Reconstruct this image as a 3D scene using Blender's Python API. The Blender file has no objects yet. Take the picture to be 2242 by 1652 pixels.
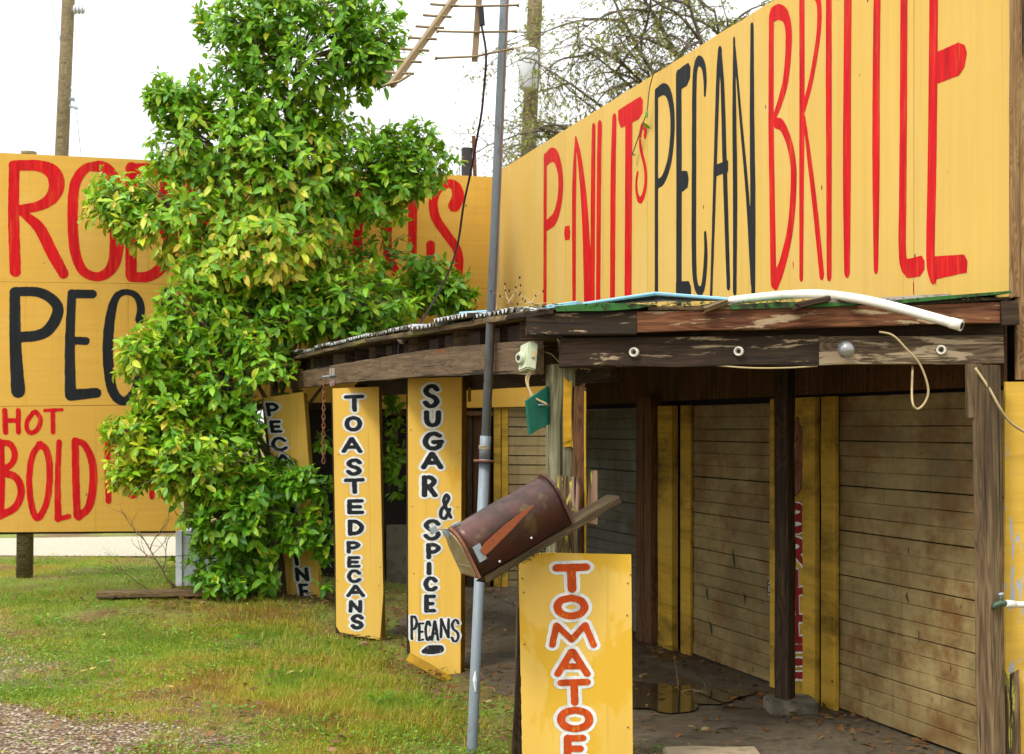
import bpy, bmesh, math, random
import numpy as np
from mathutils import Vector, Matrix, noise as mnoise
from mathutils.geometry import tessellate_polygon

random.seed(7); RNG = np.random.default_rng(7)
SC = bpy.context.scene
COL = SC.collection

# ------------------------------------------------------------------ camera
F, CU, HV, H = 3250.0, 1121.0, 937.0, 1.55        # focal length and centre on a 2242 px wide frame, eye height
PXW = 2242.0
cam_d = bpy.data.cameras.new('camera')
cam = bpy.data.objects.new('camera', cam_d); COL.objects.link(cam)
cam.location = (0, 0, H); cam.rotation_euler = (math.radians(90), 0, 0)
cam_d.sensor_width = 36; cam_d.lens = F / PXW * 36
cam_d.shift_y = (HV - 826.0) / PXW
cam_d.clip_end = 2000
cam_d.dof.use_dof = True; cam_d.dof.focus_distance = 7.2; cam_d.dof.aperture_fstop = 7.0
SC.camera = cam
SC.cycles.use_adaptive_sampling = True; SC.cycles.adaptive_threshold = .02; SC.cycles.use_denoising = True
SC.cycles.max_bounces = 5; SC.cycles.diffuse_bounces = 2; SC.cycles.glossy_bounces = 2; SC.cycles.transmission_bounces = 4
SC.cycles.caustics_reflective = False; SC.cycles.caustics_refractive = False

# ------------------------------------------------------------------ sky, sun, exposure
SUN_EL, SUN_AZ = math.radians(52), math.radians(-140)      # azimuth from +Y, clockwise; light from the left, a little behind the camera
world = bpy.data.worlds.new('World'); SC.world = world; world.use_nodes = True
wn = world.node_tree; bg = wn.nodes['Background']
sky = wn.nodes.new('ShaderNodeTexSky'); sky.sky_type = 'NISHITA'; sky.sun_disc = False
sky.sun_elevation = SUN_EL; sky.sun_rotation = SUN_AZ
mx = wn.nodes.new('ShaderNodeMix'); mx.data_type = 'RGBA'
mx.inputs[0].default_value = 0.93
wtc = wn.nodes.new('ShaderNodeTexCoord'); wsp = wn.nodes.new('ShaderNodeSeparateXYZ'); wn.links.new(wtc.outputs['Generated'], wsp.inputs[0])
wmr = wn.nodes.new('ShaderNodeMapRange'); wn.links.new(wsp.outputs[2], wmr.inputs[0]); wmr.inputs[3].default_value = 6.0; wmr.inputs[4].default_value = 18.0
wcb = wn.nodes.new('ShaderNodeVectorMath'); wcb.operation = 'SCALE'; wcb.inputs[0].default_value = (.99, 1.0, 1.01); wn.links.new(wmr.outputs[0], wcb.inputs[3])
wn.links.new(sky.outputs[0], mx.inputs[6]); wn.links.new(wcb.outputs[0], mx.inputs[7])   # white overcast cloud deck, zenith about three times the horizon
wn.links.new(mx.outputs[2], bg.inputs[0]); bg.inputs[1].default_value = 0.1
sl = bpy.data.lights.new('sun', 'SUN'); sl.energy = 1.5; sl.angle = math.radians(12); sl.color = (1.0, 0.965, 0.91)
so = bpy.data.objects.new('sun', sl); COL.objects.link(so)
sd = Vector((math.sin(SUN_AZ) * math.cos(SUN_EL), math.cos(SUN_AZ) * math.cos(SUN_EL), math.sin(SUN_EL)))
so.rotation_euler = sd.to_track_quat('Z', 'Y').to_euler(); so.location = sd * 30
vs = SC.view_settings; vs.view_transform = 'Standard'; vs.look = 'None'; vs.exposure = 0.9; vs.gamma = 1.0
vs.use_curve_mapping = False

# ------------------------------------------------------------------ helpers: geometry
def D(u, v, Y):
    return Vector(((u - CU) / F * Y, Y, H - (v - HV) / F * Y))
EYE = Vector((0, 0, H))
def onplane(u, v, P0, Nn):
    d = Vector(((u - CU) / F, 1, -(v - HV) / F))
    return EYE + d * ((P0 - EYE).dot(Nn) / d.dot(Nn))
def ss(a, b, x):
    t = min(1, max(0, (x - a) / (b - a))); return t * t * (3 - 2 * t)
def g(x, y):                                          # ground height
    return 0.185 * ss(10.5, 13.6, y) * ss(0.2, -2.8, x)

def link(o, parent=None):
    COL.objects.link(o)
    if parent is not None: o.parent = parent
    return o
def tag(o, label=None, cat=None, group=None, kind=None):
    if label: o['label'] = label
    if cat: o['category'] = cat
    if group: o['group'] = group
    if kind: o['kind'] = kind
    return o
def thing(name, loc, label, cat, group=None):
    o = bpy.data.objects.new(name, None); o.location = loc; o.empty_display_size = 0.1
    COL.objects.link(o); tag(o, label, cat, group)
    return o
def wloc(parent):                                     # world offset of an unrotated parent chain
    v = Vector((0, 0, 0)); p = parent
    while p is not None:
        v += p.location; p = p.parent
    return v
def mesh_obj(name, verts, faces, mat, parent=None, world=True, smooth=False, mats=None, fmi=None):
    off = wloc(parent) if (parent is not None and world) else Vector((0, 0, 0))
    me = bpy.data.meshes.new(name)
    me.from_pydata([tuple(Vector(v) - off) for v in verts], [], faces)
    if mats:
        for m in mats: me.materials.append(m)
        if fmi:
            for p, i in zip(me.polygons, fmi): p.material_index = i
    elif mat: me.materials.append(mat)
    if smooth:
        for p in me.polygons: p.use_smooth = True
    me.update()
    return link(bpy.data.objects.new(name, me), parent)
def np_mesh(name, V, Fc, mat, parent=None, attr=None, smooth=False):
    """V (n,3) world coords, Fc (m,3) tris"""
    off = wloc(parent) if parent is not None else Vector((0, 0, 0))
    V = np.asarray(V, dtype=np.float32) - np.array(off, dtype=np.float32)
    me = bpy.data.meshes.new(name)
    n, m = len(V), len(Fc)
    me.vertices.add(n); me.vertices.foreach_set('co', V.ravel())
    me.loops.add(m * 3); me.loops.foreach_set('vertex_index', np.asarray(Fc, dtype=np.int32).ravel())
    me.polygons.add(m); me.polygons.foreach_set('loop_start', np.arange(0, m * 3, 3, dtype=np.int32))
    try: me.polygons.foreach_set('loop_total', np.full(m, 3, dtype=np.int32))
    except Exception: pass
    if attr is not None:
        a = me.attributes.new('rnd', 'FLOAT', 'POINT'); a.data.foreach_set('value', np.asarray(attr, dtype=np.float32))
    me.materials.append(mat); me.update(calc_edges=True)
    if smooth: me.polygons.foreach_set('use_smooth', np.ones(m, dtype=bool))
    return link(bpy.data.objects.new(name, me), parent)

def frame(a, b, up):
    x = (b - a).normalized()
    if abs(x.dot(up.normalized())) > .995: up = Vector((1, 0, 0))
    z = (up - x * up.dot(x)).normalized(); y = z.cross(x)
    return Matrix(((x.x, y.x, z.x, a.x), (x.y, y.y, z.y, a.y), (x.z, y.z, z.z, a.z), (0, 0, 0, 1)))
def board(name, a, b, w, t, mat, parent=None, up=Vector((0, 0, 1)), seg=None, jit=0.0015, ch=0.004, bow=0.0, rag0=0.0, rag1=0.0, twist=0.0):
    """a long piece of timber from a to b (centre line); w along 'up', t across; local X runs along the grain"""
    a, b = Vector(a), Vector(b); L = (b - a).length
    seg = seg or max(2, min(24, int(L / 0.12)))
    vs_, fs = [], []
    c = min(ch, w * 0.3, t * 0.3)
    prof = [(-t/2 + c, -w/2), (t/2 - c, -w/2), (t/2, -w/2 + c), (t/2, w/2 - c), (t/2 - c, w/2), (-t/2 + c, w/2), (-t/2, w/2 - c), (-t/2, -w/2 + c)]
    ph = random.uniform(0, 99)
    for i in range(seg + 1):
        f = i / seg; x = f * L
        bz = bow * 4 * f * (1 - f)
        tw = twist * (f - .5); cs, sn = math.cos(tw), math.sin(tw)
        for k, (py, pz) in enumerate(prof):
            n1 = mnoise.noise((x * 3 + ph, k * 1.7, 0)) * jit * 2; n2 = mnoise.noise((x * 3 + ph, k * 1.7, 9)) * jit * 2
            xx = x
            if i == 0 and rag0: xx += random.uniform(0, rag0)
            if i == seg and rag1: xx -= random.uniform(0, rag1)
            yy, zz = py + n1, pz + n2
            vs_.append((xx, yy * cs - zz * sn, yy * sn + zz * cs + bz))
    for i in range(seg):
        for k in range(8):
            k2 = (k + 1) % 8
            fs.append((i*8 + k, i*8 + k2, (i+1)*8 + k2, (i+1)*8 + k))
    fs.append(tuple(range(7, -1, -1))); fs.append(tuple(seg*8 + k for k in range(8)))
    me = bpy.data.meshes.new(name); me.from_pydata(vs_, [], fs); me.materials.append(mat); me.update()
    o = link(bpy.data.objects.new(name, me), parent)
    M = frame(a, b, up)
    o.matrix_basis = Matrix.Translation(-wloc(parent)) @ M if parent is not None else M
    return o
def tube_geo(pts, rad, sides=8, closed_caps=True):
    pts = [Vector(p) for p in pts]
    if not hasattr(rad, '__len__'): rad = [rad] * len(pts)
    vs_, fs = [], []; prev = None
    for i, p in enumerate(pts):
        t = (pts[min(i + 1, len(pts) - 1)] - pts[max(i - 1, 0)]).normalized()
        if prev is None:
            n = t.cross(Vector((0, 0, 1)))
            if n.length < 1e-3: n = t.cross(Vector((1, 0, 0)))
        else: n = prev - t * prev.dot(t)
        n.normalize(); prev = n; bb = t.cross(n)
        for k in range(sides):
            a = 2 * math.pi * k / sides
            vs_.append(p + (n * math.cos(a) + bb * math.sin(a)) * rad[i])
    for i in range(len(pts) - 1):
        for k in range(sides):
            k2 = (k + 1) % sides
            fs.append((i*sides + k, i*sides + k2, (i+1)*sides + k2, (i+1)*sides + k))
    if closed_caps:
        fs.append(tuple(range(sides - 1, -1, -1))); fs.append(tuple((len(pts) - 1)*sides + k for k in range(sides)))
    return vs_, fs
def tube(name, pts, rad, mat, parent=None, sides=8, smooth=True):
    v, f = tube_geo(pts, rad, sides)
    o = mesh_obj(name, v, f, mat, parent)
    if smooth:
        for p in o.data.polygons: p.use_smooth = len(p.vertices) == 4
    return o
def crom(pts, n=6):
    """Catmull-Rom through points of any dimension"""
    P = [np.array(p, dtype=float) for p in pts]
    if len(P) < 3: return P
    out = []
    for i in range(len(P) - 1):
        p0 = P[i - 1] if i > 0 else 2 * P[0] - P[1]
        p1, p2 = P[i], P[i + 1]
        p3 = P[i + 2] if i + 2 < len(P) else 2 * P[-1] - P[-2]
        for k in range(n):
            t = k / n
            out.append(0.5 * ((2*p1) + (-p0 + p2)*t + (2*p0 - 5*p1 + 4*p2 - p3)*t*t + (-p0 + 3*p1 - 3*p2 + p3)*t**3))
    out.append(P[-1]); return out
def cable(name, pts, r, mat, parent=None, n=8, sides=6):
    return tube(name, [Vector(tuple(p)) for p in crom([tuple(p) for p in pts], n)], r, mat, parent, sides)
def prism(name, poly, depth_vec, mat, parent=None):
    """flat polygon (world points) extruded by depth_vec"""
    n = len(poly); a = [Vector(p) for p in poly]; b = [p + depth_vec for p in a]
    if n > 4:
        tri = tessellate_polygon([a]); fs = [tuple(t) for t in tri] + [tuple(q + n for q in reversed(t)) for t in tri]
    else: fs = [tuple(range(n)), tuple(range(2*n - 1, n - 1, -1))]
    for i in range(n):
        j = (i + 1) % n; fs.append((j, i, n + i, n + j))
    o = mesh_obj(name, a + b, fs, mat, parent)
    bm = bmesh.new(); bm.from_mesh(o.data); bmesh.ops.recalc_face_normals(bm, faces=bm.faces); bm.to_mesh(o.data); bm.free()
    return o
def boxg(c0, c1):
    x0, y0, z0 = c0; x1, y1, z1 = c1
    v = [(x0,y0,z0),(x1,y0,z0),(x1,y1,z0),(x0,y1,z0),(x0,y0,z1),(x1,y0,z1),(x1,y1,z1),(x0,y1,z1)]
    f = [(0,3,2,1),(4,5,6,7),(0,1,5,4),(1,2,6,5),(2,3,7,6),(3,0,4,7)]
    return v, f

# ------------------------------------------------------------------ helpers: materials
class MG:
    def __init__(s, name):
        s.m = bpy.data.materials.new(name); s.m.use_nodes = True
        s.nt = s.m.node_tree; s.b = s.nt.nodes['Principled BSDF']; s.out = s.nt.nodes['Material Output']
        s.tc = s.nt.nodes.new('ShaderNodeTexCoord'); s.oi = s.nt.nodes.new('ShaderNodeObjectInfo')
    def L(s, a, b): s.nt.links.new(a, b)
    def coord(s, scale=(1, 1, 1), rnd=True, world=False):
        if world:
            gm = s.nt.nodes.new('ShaderNodeNewGeometry'); src = gm.outputs['Position']
        else: src = s.tc.outputs['Object']
        if rnd:
            ad = s.nt.nodes.new('ShaderNodeVectorMath'); ad.operation = 'MULTIPLY_ADD'
            cb = s.nt.nodes.new('ShaderNodeCombineXYZ'); 
            for i in range(3): s.L(s.oi.outputs['Random'], cb.inputs[i])
            s.L(cb.outputs[0], ad.inputs[0]); ad.inputs[1].default_value = (37, 91, 53); s.L(src, ad.inputs[2]); src = ad.outputs[0]
        mp = s.nt.nodes.new('ShaderNodeMapping'); s.L(src, mp.inputs[0]); mp.inputs['Scale'].default_value = scale
        return mp.outputs[0]
    def noise(s, vec, scale=1.0, detail=5, rough=0.55, dist=0.0):
        n = s.nt.nodes.new('ShaderNodeTexNoise'); s.L(vec, n.inputs['Vector'])
        n.inputs['Scale'].default_value = scale; n.inputs['Detail'].default_value = detail
        n.inputs['Roughness'].default_value = rough; n.inputs['Distortion'].default_value = dist
        return n.outputs[0]
    def vor(s, vec, scale=1.0, feature='F1'):
        n = s.nt.nodes.new('ShaderNodeTexVoronoi'); s.L(vec, n.inputs['Vector']); n.inputs['Scale'].default_value = scale; n.feature = feature
        return n
    def ramp(s, fac, stops):
        r = s.nt.nodes.new('ShaderNodeValToRGB'); s.L(fac, r.inputs[0]); e = r.color_ramp.elements
        while len(e) < len(stops): e.new(0.5)
        for el, (p, c) in zip(e, stops):
            el.position = p; el.color = (*c, 1) if len(c) == 3 else c
        return r.outputs[0]
    def step(s, fac, a, b):
        return s.ramp(fac, [(a, (0, 0, 0)), (b, (1, 1, 1))])
    def mix(s, fac, a, b, mode='MIX'):
        n = s.nt.nodes.new('ShaderNodeMix'); n.data_type = 'RGBA'; n.blend_type = mode
        for sock, val in ((n.inputs[0], fac), (n.inputs[6], a), (n.inputs[7], b)):
            if isinstance(val, (int, float)): sock.default_value = val
            elif isinstance(val, tuple): sock.default_value = (*val, 1) if len(val) == 3 else val
            else: s.L(val, sock)
        return n.outputs[2]
    def math(s, op, a, b=0.0):
        n = s.nt.nodes.new('ShaderNodeMath'); n.operation = op
        for sock, val in ((n.inputs[0], a), (n.inputs[1], b)):
            if isinstance(val, (int, float)): sock.default_value = val
            else: s.L(val, sock)
        return n.outputs[0]
    def bump(s, h, strength=0.3, dist=0.01):
        n = s.nt.nodes.new('ShaderNodeBump'); s.L(h, n.inputs['Height']); n.inputs['Strength'].default_value = strength; n.inputs['Distance'].default_value = dist
        s.L(n.outputs[0], s.b.inputs['Normal'])
    def done(s, col, rough=0.8, metal=0.0, spec=0.3):
        if isinstance(col, tuple): s.b.inputs['Base Color'].default_value = (*col, 1)
        else: s.L(col, s.b.inputs['Base Color'])
        for key, val in (('Roughness', rough), ('Metallic', metal)):
            if isinstance(val, (int, float)): s.b.inputs[key].default_value = val
            else: s.L(val, s.b.inputs[key])
        s.b.inputs['Specular IOR Level'].default_value = spec
        return s.m

def sc(c, k): return tuple(min(1, x * k) for x in c)
def wood(name, c_dark, c_mid, c_light, patch=None, pth=(0.58, 0.62), stain=(0.02, 0.014, 0.008), sth=(0.45, 0.7), rings=14, rough=0.82, bump=0.45, extra=None, eth=(.6, .63)):
    M = MG(name)
    lo = M.coord((1.3, 13, 13)); hi = M.coord((2.2, 60, 60)); big = M.coord((1.2, 3.2, 3.2))
    n = M.noise(lo, 1.0, 2, 0.5, 0.8)
    rg = M.math('SINE', M.math('MULTIPLY', n, rings * 6.28))
    rg = M.math('MULTIPLY_ADD', rg, 0.5); rg.node.inputs[2].default_value = 0.5
    base = M.ramp(rg, [(0.0, c_light), (0.55, c_mid), (0.9, c_dark)])
    fib = M.noise(hi, 1.0, 4, 0.65)
    base = M.mix(0.68, base, M.ramp(fib, [(0.3, c_dark), (0.5, c_mid), (0.72, c_light)]))
    st = M.step(M.noise(big, 1.0, 5, 0.6), sth[0], sth[1])
    base = M.mix(st, base, M.mix(0.8, base, stain))
    if patch:
        pt = M.noise(M.coord((3.2, 24, 24)), 1.0, 8, 0.68, 0.5)
        base = M.mix(M.step(pt, pth[0], pth[1]), base, M.mix(M.noise(hi, 1.5), sc(patch, .75), patch))
    if extra:
        pt2 = M.noise(M.coord((1.6, 9, 9)), 1.0, 3, 0.5, 0.3)
        base = M.mix(M.step(pt2, eth[0], eth[1]), base, extra)
    crack = M.step(M.noise(M.coord((1.0, 45, 45)), 1.0, 2, 0.5), 0.30, 0.36)
    base = M.mix(crack, sc(stain, .7), base)
    M.bump(M.mix(0.5, fib, crack), bump, 0.006)
    return M.done(base, rough, 0, 0.25)
def paint(name, col, grain=(18, 18, 0.9), var=0.10, dirt=(0.25, 0.15, 0.05), dth=(0.62, 0.8), dmix=0.5, rough=0.75, specks=True, bump=0.06, under=None, uth=(.66, .68), world=False, spec=.12, streak=0.0, fade=.38, rain=.34, usc=(4, 4, 2.5)):
    M = MG(name)
    gr = M.noise(M.coord(grain, world=world), 1.0, 5, 0.6)
    base = M.ramp(gr, [(0.25, sc(col, 1 - var)), (0.5, col), (0.75, sc(col, 1 + var))])
    big = M.noise(M.coord((0.7, 0.7, 0.7), world=world), 1.0, 4, 0.6)
    base = M.mix(M.math('MULTIPLY', M.step(big, 0.35, 0.7), 0.28), base, sc(col, 0.82))
    fd_ = M.noise(M.coord((1.1, 1.1, .45), world=world), 1.0, 6, 0.7, .4)
    base = M.mix(M.math('MULTIPLY', M.step(fd_, 0.5, 0.68), fade), base, (min(1, col[0]*1.06), col[1]*1.2, col[2]*2.1))
    rs_ = M.noise(M.coord((30, 30, .5), world=world), 1.0, 4, 0.7)
    base = M.mix(M.math('MULTIPLY', M.step(rs_, 0.58, 0.75), rain), base, sc(dirt, .9))
    d = M.noise(M.coord((2.6, 2.6, 1.0), world=world), 1.0, 7, 0.7)
    base = M.mix(M.math('MULTIPLY', M.step(d, dth[0], dth[1]), dmix), base, dirt)
    if streak:
        sk = M.noise(M.coord((14, 14, 0.35), world=world), 1.0, 3, 0.6)
        base = M.mix(M.math('MULTIPLY', M.step(sk, .52, .75), streak), base, dirt)
    h = gr
    if under:
        un = M.noise(M.coord(usc, world=world), 1.0, 5, 0.6, .4)
        um = M.step(un, uth[0], uth[1]); base = M.mix(um, base, under); h = M.mix(um, gr, (0, 0, 0))
    if specks:
        v = M.vor(M.coord((5.0, 5.0, 2.6), world=world), 1.0)
        sp = M.step(v.outputs['Distance'], 0.028, 0.045)
        base = M.mix(sp, (0.09, 0.05, 0.02), base)
    M.bump(h, bump, 0.004)
    return M.done(base, rough, 0, spec)

YEL = (0.80, 0.46, 0.075)
M_yel_side = paint('yellow_painted_ply_side_wall', (0.60, 0.388, 0.092), (22, 22, 0.6), 0.06, dirt=(.40, .22, .05), dmix=.35)
M_yel_big = paint('yellow_painted_ply_big_sign', (0.62, 0.355, 0.060), (0.7, 0.7, 26), 0.07, dirt=(.42, .21, .035), dmix=.35)
M_yel_small = paint('yellow_painted_ply_small', (0.66, 0.405, 0.072), (16, 16, 1.2), 0.05, dirt=(.08, .05, .012), dth=(.66, .9), dmix=.55, under=(.62, .36, .04), uth=(.66, .68))
M_yel_edge = paint('yellow_painted_edges', (0.42, 0.23, 0.018), (30, 30, 1.5), 0.2, dirt=(.05, .03, .01), dth=(.5, .75), dmix=.8)
M_yel_trim = paint('yellow_dirty_trim', (0.50, 0.30, 0.035), (30, 30, 1.0), 0.15, dirt=(.03, .017, .006), dth=(.48, .68), dmix=.85, streak=.45)
M_yel_peel = paint('yellow_peeling_paint', (0.58, 0.35, 0.05), (25, 25, 1.0), 0.14, dirt=(.24, .11, .025), dth=(.52, .72), dmix=.7, under=(.34, .36, .38), uth=(.60, .63), bump=.4, usc=(5, 22, 22))
M_yel_stain = paint('yellow_rain_stained_ply', (0.64, 0.40, 0.070), (10, 10, 2.2), 0.05, dirt=(.25, .13, .02), dth=(.7, .9), dmix=.5, under=(.60, .355, .035), uth=(.52, .57))
def letter_paint(name, col, wear=None, wth=(.62, .66), rough=.7, wsc=(60, 60, 22)):
    M = MG(name)
    s1 = M.noise(M.coord((24, 24, 2.0)), 1.0, 5, .6)
    base = M.ramp(s1, [(.3, sc(col, .72)), (.5, col), (.72, sc(col, 1.22))])
    if wear:
        w_ = M.noise(M.coord(wsc), 1.0, 5, .7)
        base = M.mix(M.step(w_, wth[0], wth[1]), base, wear)
    M.bump(s1, .1, .002)
    return M.done(base, rough, 0, .12)
M_red = letter_paint('red_sign_paint', (0.50, 0.006, 0.009), wear=(.60, .09, .02), wth=(.52, .85), wsc=(40, 40, 3))
M_blk = letter_paint('black_sign_paint', (0.014, 0.016, 0.018), wear=(.09, .075, .05), wth=(.60, .8), wsc=(40, 40, 3))
M_blkw = letter_paint('black_worn_sign_paint', (0.018, 0.020, 0.024), wear=(.62, .36, .08), wth=(.66, .69))
M_wht = letter_paint('white_sign_paint', (0.62, 0.63, 0.60), wear=(.58, .40, .12), wth=(.70, .74))
M_org = letter_paint('orange_red_sign_paint', (0.44, 0.055, 0.008), wear=(.52, .15, .018), wth=(.56, .66))
M_pecan = letter_paint('brown_mural_paint', (0.20, 0.085, 0.045))

W_beam = wood('dark_weathered_beam', (0.009, 0.005, 0.003), (0.032, 0.018, 0.009), (0.072, 0.043, 0.023), patch=(0.346, 0.259, 0.151), pth=(.585, .62), sth=(.40, .58))
W_beam2 = wood('bleached_weathered_beam', (0.022, 0.013, 0.007), (0.094, 0.061, 0.032), (0.216, 0.151, 0.086), patch=(0.360, 0.274, 0.166), pth=(.49, .54), sth=(.52, .72))
W_red = wood('red_brown_fascia', (0.036, 0.012, 0.005), (0.122, 0.043, 0.016), (0.216, 0.094, 0.040), patch=(0.360, 0.266, 0.151), pth=(.575, .61), sth=(.50, .75), rings=8)
W_grey = wood('grey_brown_beam', (0.043, 0.026, 0.013), (0.115, 0.072, 0.036), (0.194, 0.133, 0.072), extra=(0.202, 0.072, 0.018), eth=(.64, .75), sth=(.55, .85), rings=22)
W_dark = wood('dark_rafter_wood', (0.009, 0.005, 0.003), (0.036, 0.020, 0.009), (0.086, 0.050, 0.025), sth=(.45, .7))
W_ply = wood('brown_plywood', (0.022, 0.008, 0.003), (0.086, 0.035, 0.010), (0.173, 0.076, 0.025), rings=26, sth=(.5, .8))
W_post = wood('tan_post_wood', (.045, .026, .012), (.125, .080, .038), (.22, .152, .078), rings=9, sth=(.50, .75))
W_green = wood('green_grey_treated_post', (.06, .055, .028), (.17, .16, .085), (.29, .28, .16), rings=9, sth=(.52, .72), stain=(.03, .02, .008), extra=(.46, .30, .025), eth=(.62, .64))
W_brown = wood('raw_brown_jamb', (0.036, 0.014, 0.006), (0.108, 0.047, 0.016), (0.187, 0.090, 0.036), rings=10, sth=(.55, .85))
W_rot = wood('rotten_painted_wood', (0.014, 0.009, 0.004), (0.086, 0.054, 0.022), (0.230, 0.158, 0.072), patch=(0.504, 0.446, 0.072), pth=(.57, .6), extra=(0.302, 0.180, 0.115), eth=(.58, .61), sth=(.45, .65))
W_plank = wood('mossy_plank', (0.022, 0.013, 0.006), (0.108, 0.068, 0.029), (0.202, 0.137, 0.061), sth=(.48, .66), extra=(0.115, 0.108, 0.022), eth=(.63, .7))
W_mplank = wood('shade_darkened_plank', (.012, .008, .004), (.07, .045, .02), (.17, .115, .05), sth=(.40, .58))  # shade under the mailbox painted into the plank's dark wood colour
W_pole = wood('utility_pole_wood', (.055, .042, .020), (.15, .115, .055), (.26, .20, .10), sth=(.5, .75), rings=9)
W_raw = wood('raw_fir_edge', (0.072, 0.032, 0.012), (0.216, 0.115, 0.043), (0.360, 0.238, 0.115), rings=22, sth=(.66, .85))
W_cream = wood('cream_peeling_board', (0.072, 0.036, 0.022), (0.324, 0.274, 0.216), (0.475, 0.432, 0.374), sth=(.6, .75), extra=(0.216, 0.072, 0.036), eth=(.58, .6))

def simple(name, col, rough=.6, metal=0., var=.12, scale=(9, 9, 9), spec=.35, bump=.1):
    M = MG(name); n = M.noise(M.coord(scale), 1.0, 5, .6)
    M.bump(n, bump, .003)
    return M.done(M.ramp(n, [(.25, sc(col, 1 - var)), (.75, sc(col, 1 + var))]), rough, metal, spec)
def spotted(name, col, col2, th=(.55, .65), rough=.6, metal=0., scale=(6, 6, 6), col3=None, th3=(.6, .7), spec=.35, rough2=None, bump=.2):
    M = MG(name); n = M.noise(M.coord(scale), 1.0, 6, .65); f = M.noise(M.coord(tuple(x * 7 for x in scale)), 1.0, 4, .6)
    base = M.mix(M.step(n, *th), M.mix(f, sc(col, .8), sc(col, 1.2)), M.mix(f, sc(col2, .7), sc(col2, 1.3)))
    if col3:
        n3 = M.noise(M.coord(tuple(x * 1.7 for x in scale)), 1.0, 5, .6, .5); base = M.mix(M.step(n3, *th3), base, col3)
    M.bump(f, bump, .003)
    r = rough
    if rough2 is not None:
        r = M.math('MULTIPLY_ADD', M.step(n, *th), rough2 - rough); r.node.inputs[2].default_value = rough
    return M.done(base, r, metal, spec)
M_galv = spotted('galvanised_steel', (.20, .235, .255), (.13, .155, .165), rough=.6, metal=.25, scale=(8, 8, 3), col3=(.15, .06, .025), th3=(.63, .70))
M_seam = simple('rusty_seam', (.17, .065, .03), .8)
M_rust = spotted('rusty_mailbox_steel', (.066, .020, .013), (.030, .014, .008), th=(.45, .62), rough=.36, metal=.30, scale=(6, 6, 6), col3=(.11, .075, .022), th3=(.58, .70), rough2=.6, spec=.5, bump=.5)
M_flag = spotted('orange_rusty_flag', (.22, .052, .012), (.10, .030, .011), th=(.55, .68), rough=.6, scale=(18, 18, 18))
M_zinc = spotted('zinc_bracket', (.27, .32, .35), (.28, .22, .16), th=(.58, .7), rough=.45, metal=.5, scale=(20, 20, 20))
M_mdoor = spotted('tarnished_mailbox_door', (.30, .24, .12), (.36, .32, .22), rough=.5, metal=.4, scale=(7, 7, 7))
M_gold = simple('antenna_gold_metal', (.23, .165, .085), .5, .4, .1)
M_black = simple('black_plastic', (.012, .012, .013), .45)
M_cablep = simple('dark_cable', (.035, .012, .018), .5)
M_cableb = simple('tan_cable', (.42, .32, .16), .6)
M_pvc = spotted('white_pvc', (.66, .63, .54), (.44, .38, .26), th=(.58, .72), rough=.42, scale=(5, 5, 5), bump=.05)
M_blue = simple('pale_blue_panel', (.22, .44, .55), .5, 0, .05, (3, 3, 3))
M_greenp = spotted('green_corrugated_panel', (.024, .115, .018), (.022, .018, .008), th=(.46, .6), rough=.8, scale=(11, 11, 11))
M_teal = spotted('teal_painted_board', (.006, .115, .075), (.02, .16, .11), rough=.5, scale=(4, 4, 4))
M_cor = spotted('corrugated_roof_steel', (.34, .35, .35), (.07, .045, .026), th=(.50, .57), rough=.4, metal=.55, scale=(7, 7, 7), col3=(.045, .05, .015), th3=(.60, .68))
M_moss = spotted('mossy_debris', (.055, .06, .015), (.03, .02, .01), rough=.95, scale=(18, 18, 18))
M_box = spotted('pale_green_enamel', (.42, .46, .30), (.50, .38, .17), th=(.62, .66), rough=.5, scale=(9, 9, 9))
M_porc = simple('white_porcelain', (.66, .62, .52), .35, 0, .08)
M_chain = spotted('rusty_chain', (.20, .08, .035), (.10, .04, .02), rough=.8, scale=(40, 40, 40))
M_conc = spotted('mossy_concrete_block', (.17, .145, .10), (.06, .055, .04), th=(.48, .66), rough=.9, scale=(7, 7, 7), col3=(.30, .26, .19), th3=(.62, .7), bump=.6)
M_paver = spotted('pale_concrete_paver', (.30, .23, .14), (.20, .155, .09), rough=.9, scale=(8, 8, 8), bump=.4)
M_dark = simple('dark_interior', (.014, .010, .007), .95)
M_xfmr = simple('transformer_enamel', (.60, .63, .64), .45, 0, .05, (3, 3, 3))
M_metalbox = spotted('pale_metal_cabinet', (.50, .54, .55), (.34, .34, .29), th=(.5, .7), rough=.5, scale=(3, 3, 3))
M_brass = spotted('green_brass_faucet', (.06, .10, .07), (.20, .16, .07), rough=.55, metal=.4, scale=(30, 30, 30))
M_stick = simple('faded_sticker', (.035, .045, .04), .6)
M_pitch = simple('black_pitch_post', (.018, .013, .010), .8)
M_glassb = bpy.data.materials.new('clear_bulb_glass'); M_glassb.use_nodes = True
_b = M_glassb.node_tree.nodes['Principled BSDF']; _b.inputs['Transmission Weight'].default_value = .85; _b.inputs['Roughness'].default_value = .04; _b.inputs['Base Color'].default_value = (.85, .87, .86, 1); _b.inputs['IOR'].default_value = 1.4; _b.inputs['Metallic'].default_value = .15

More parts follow.
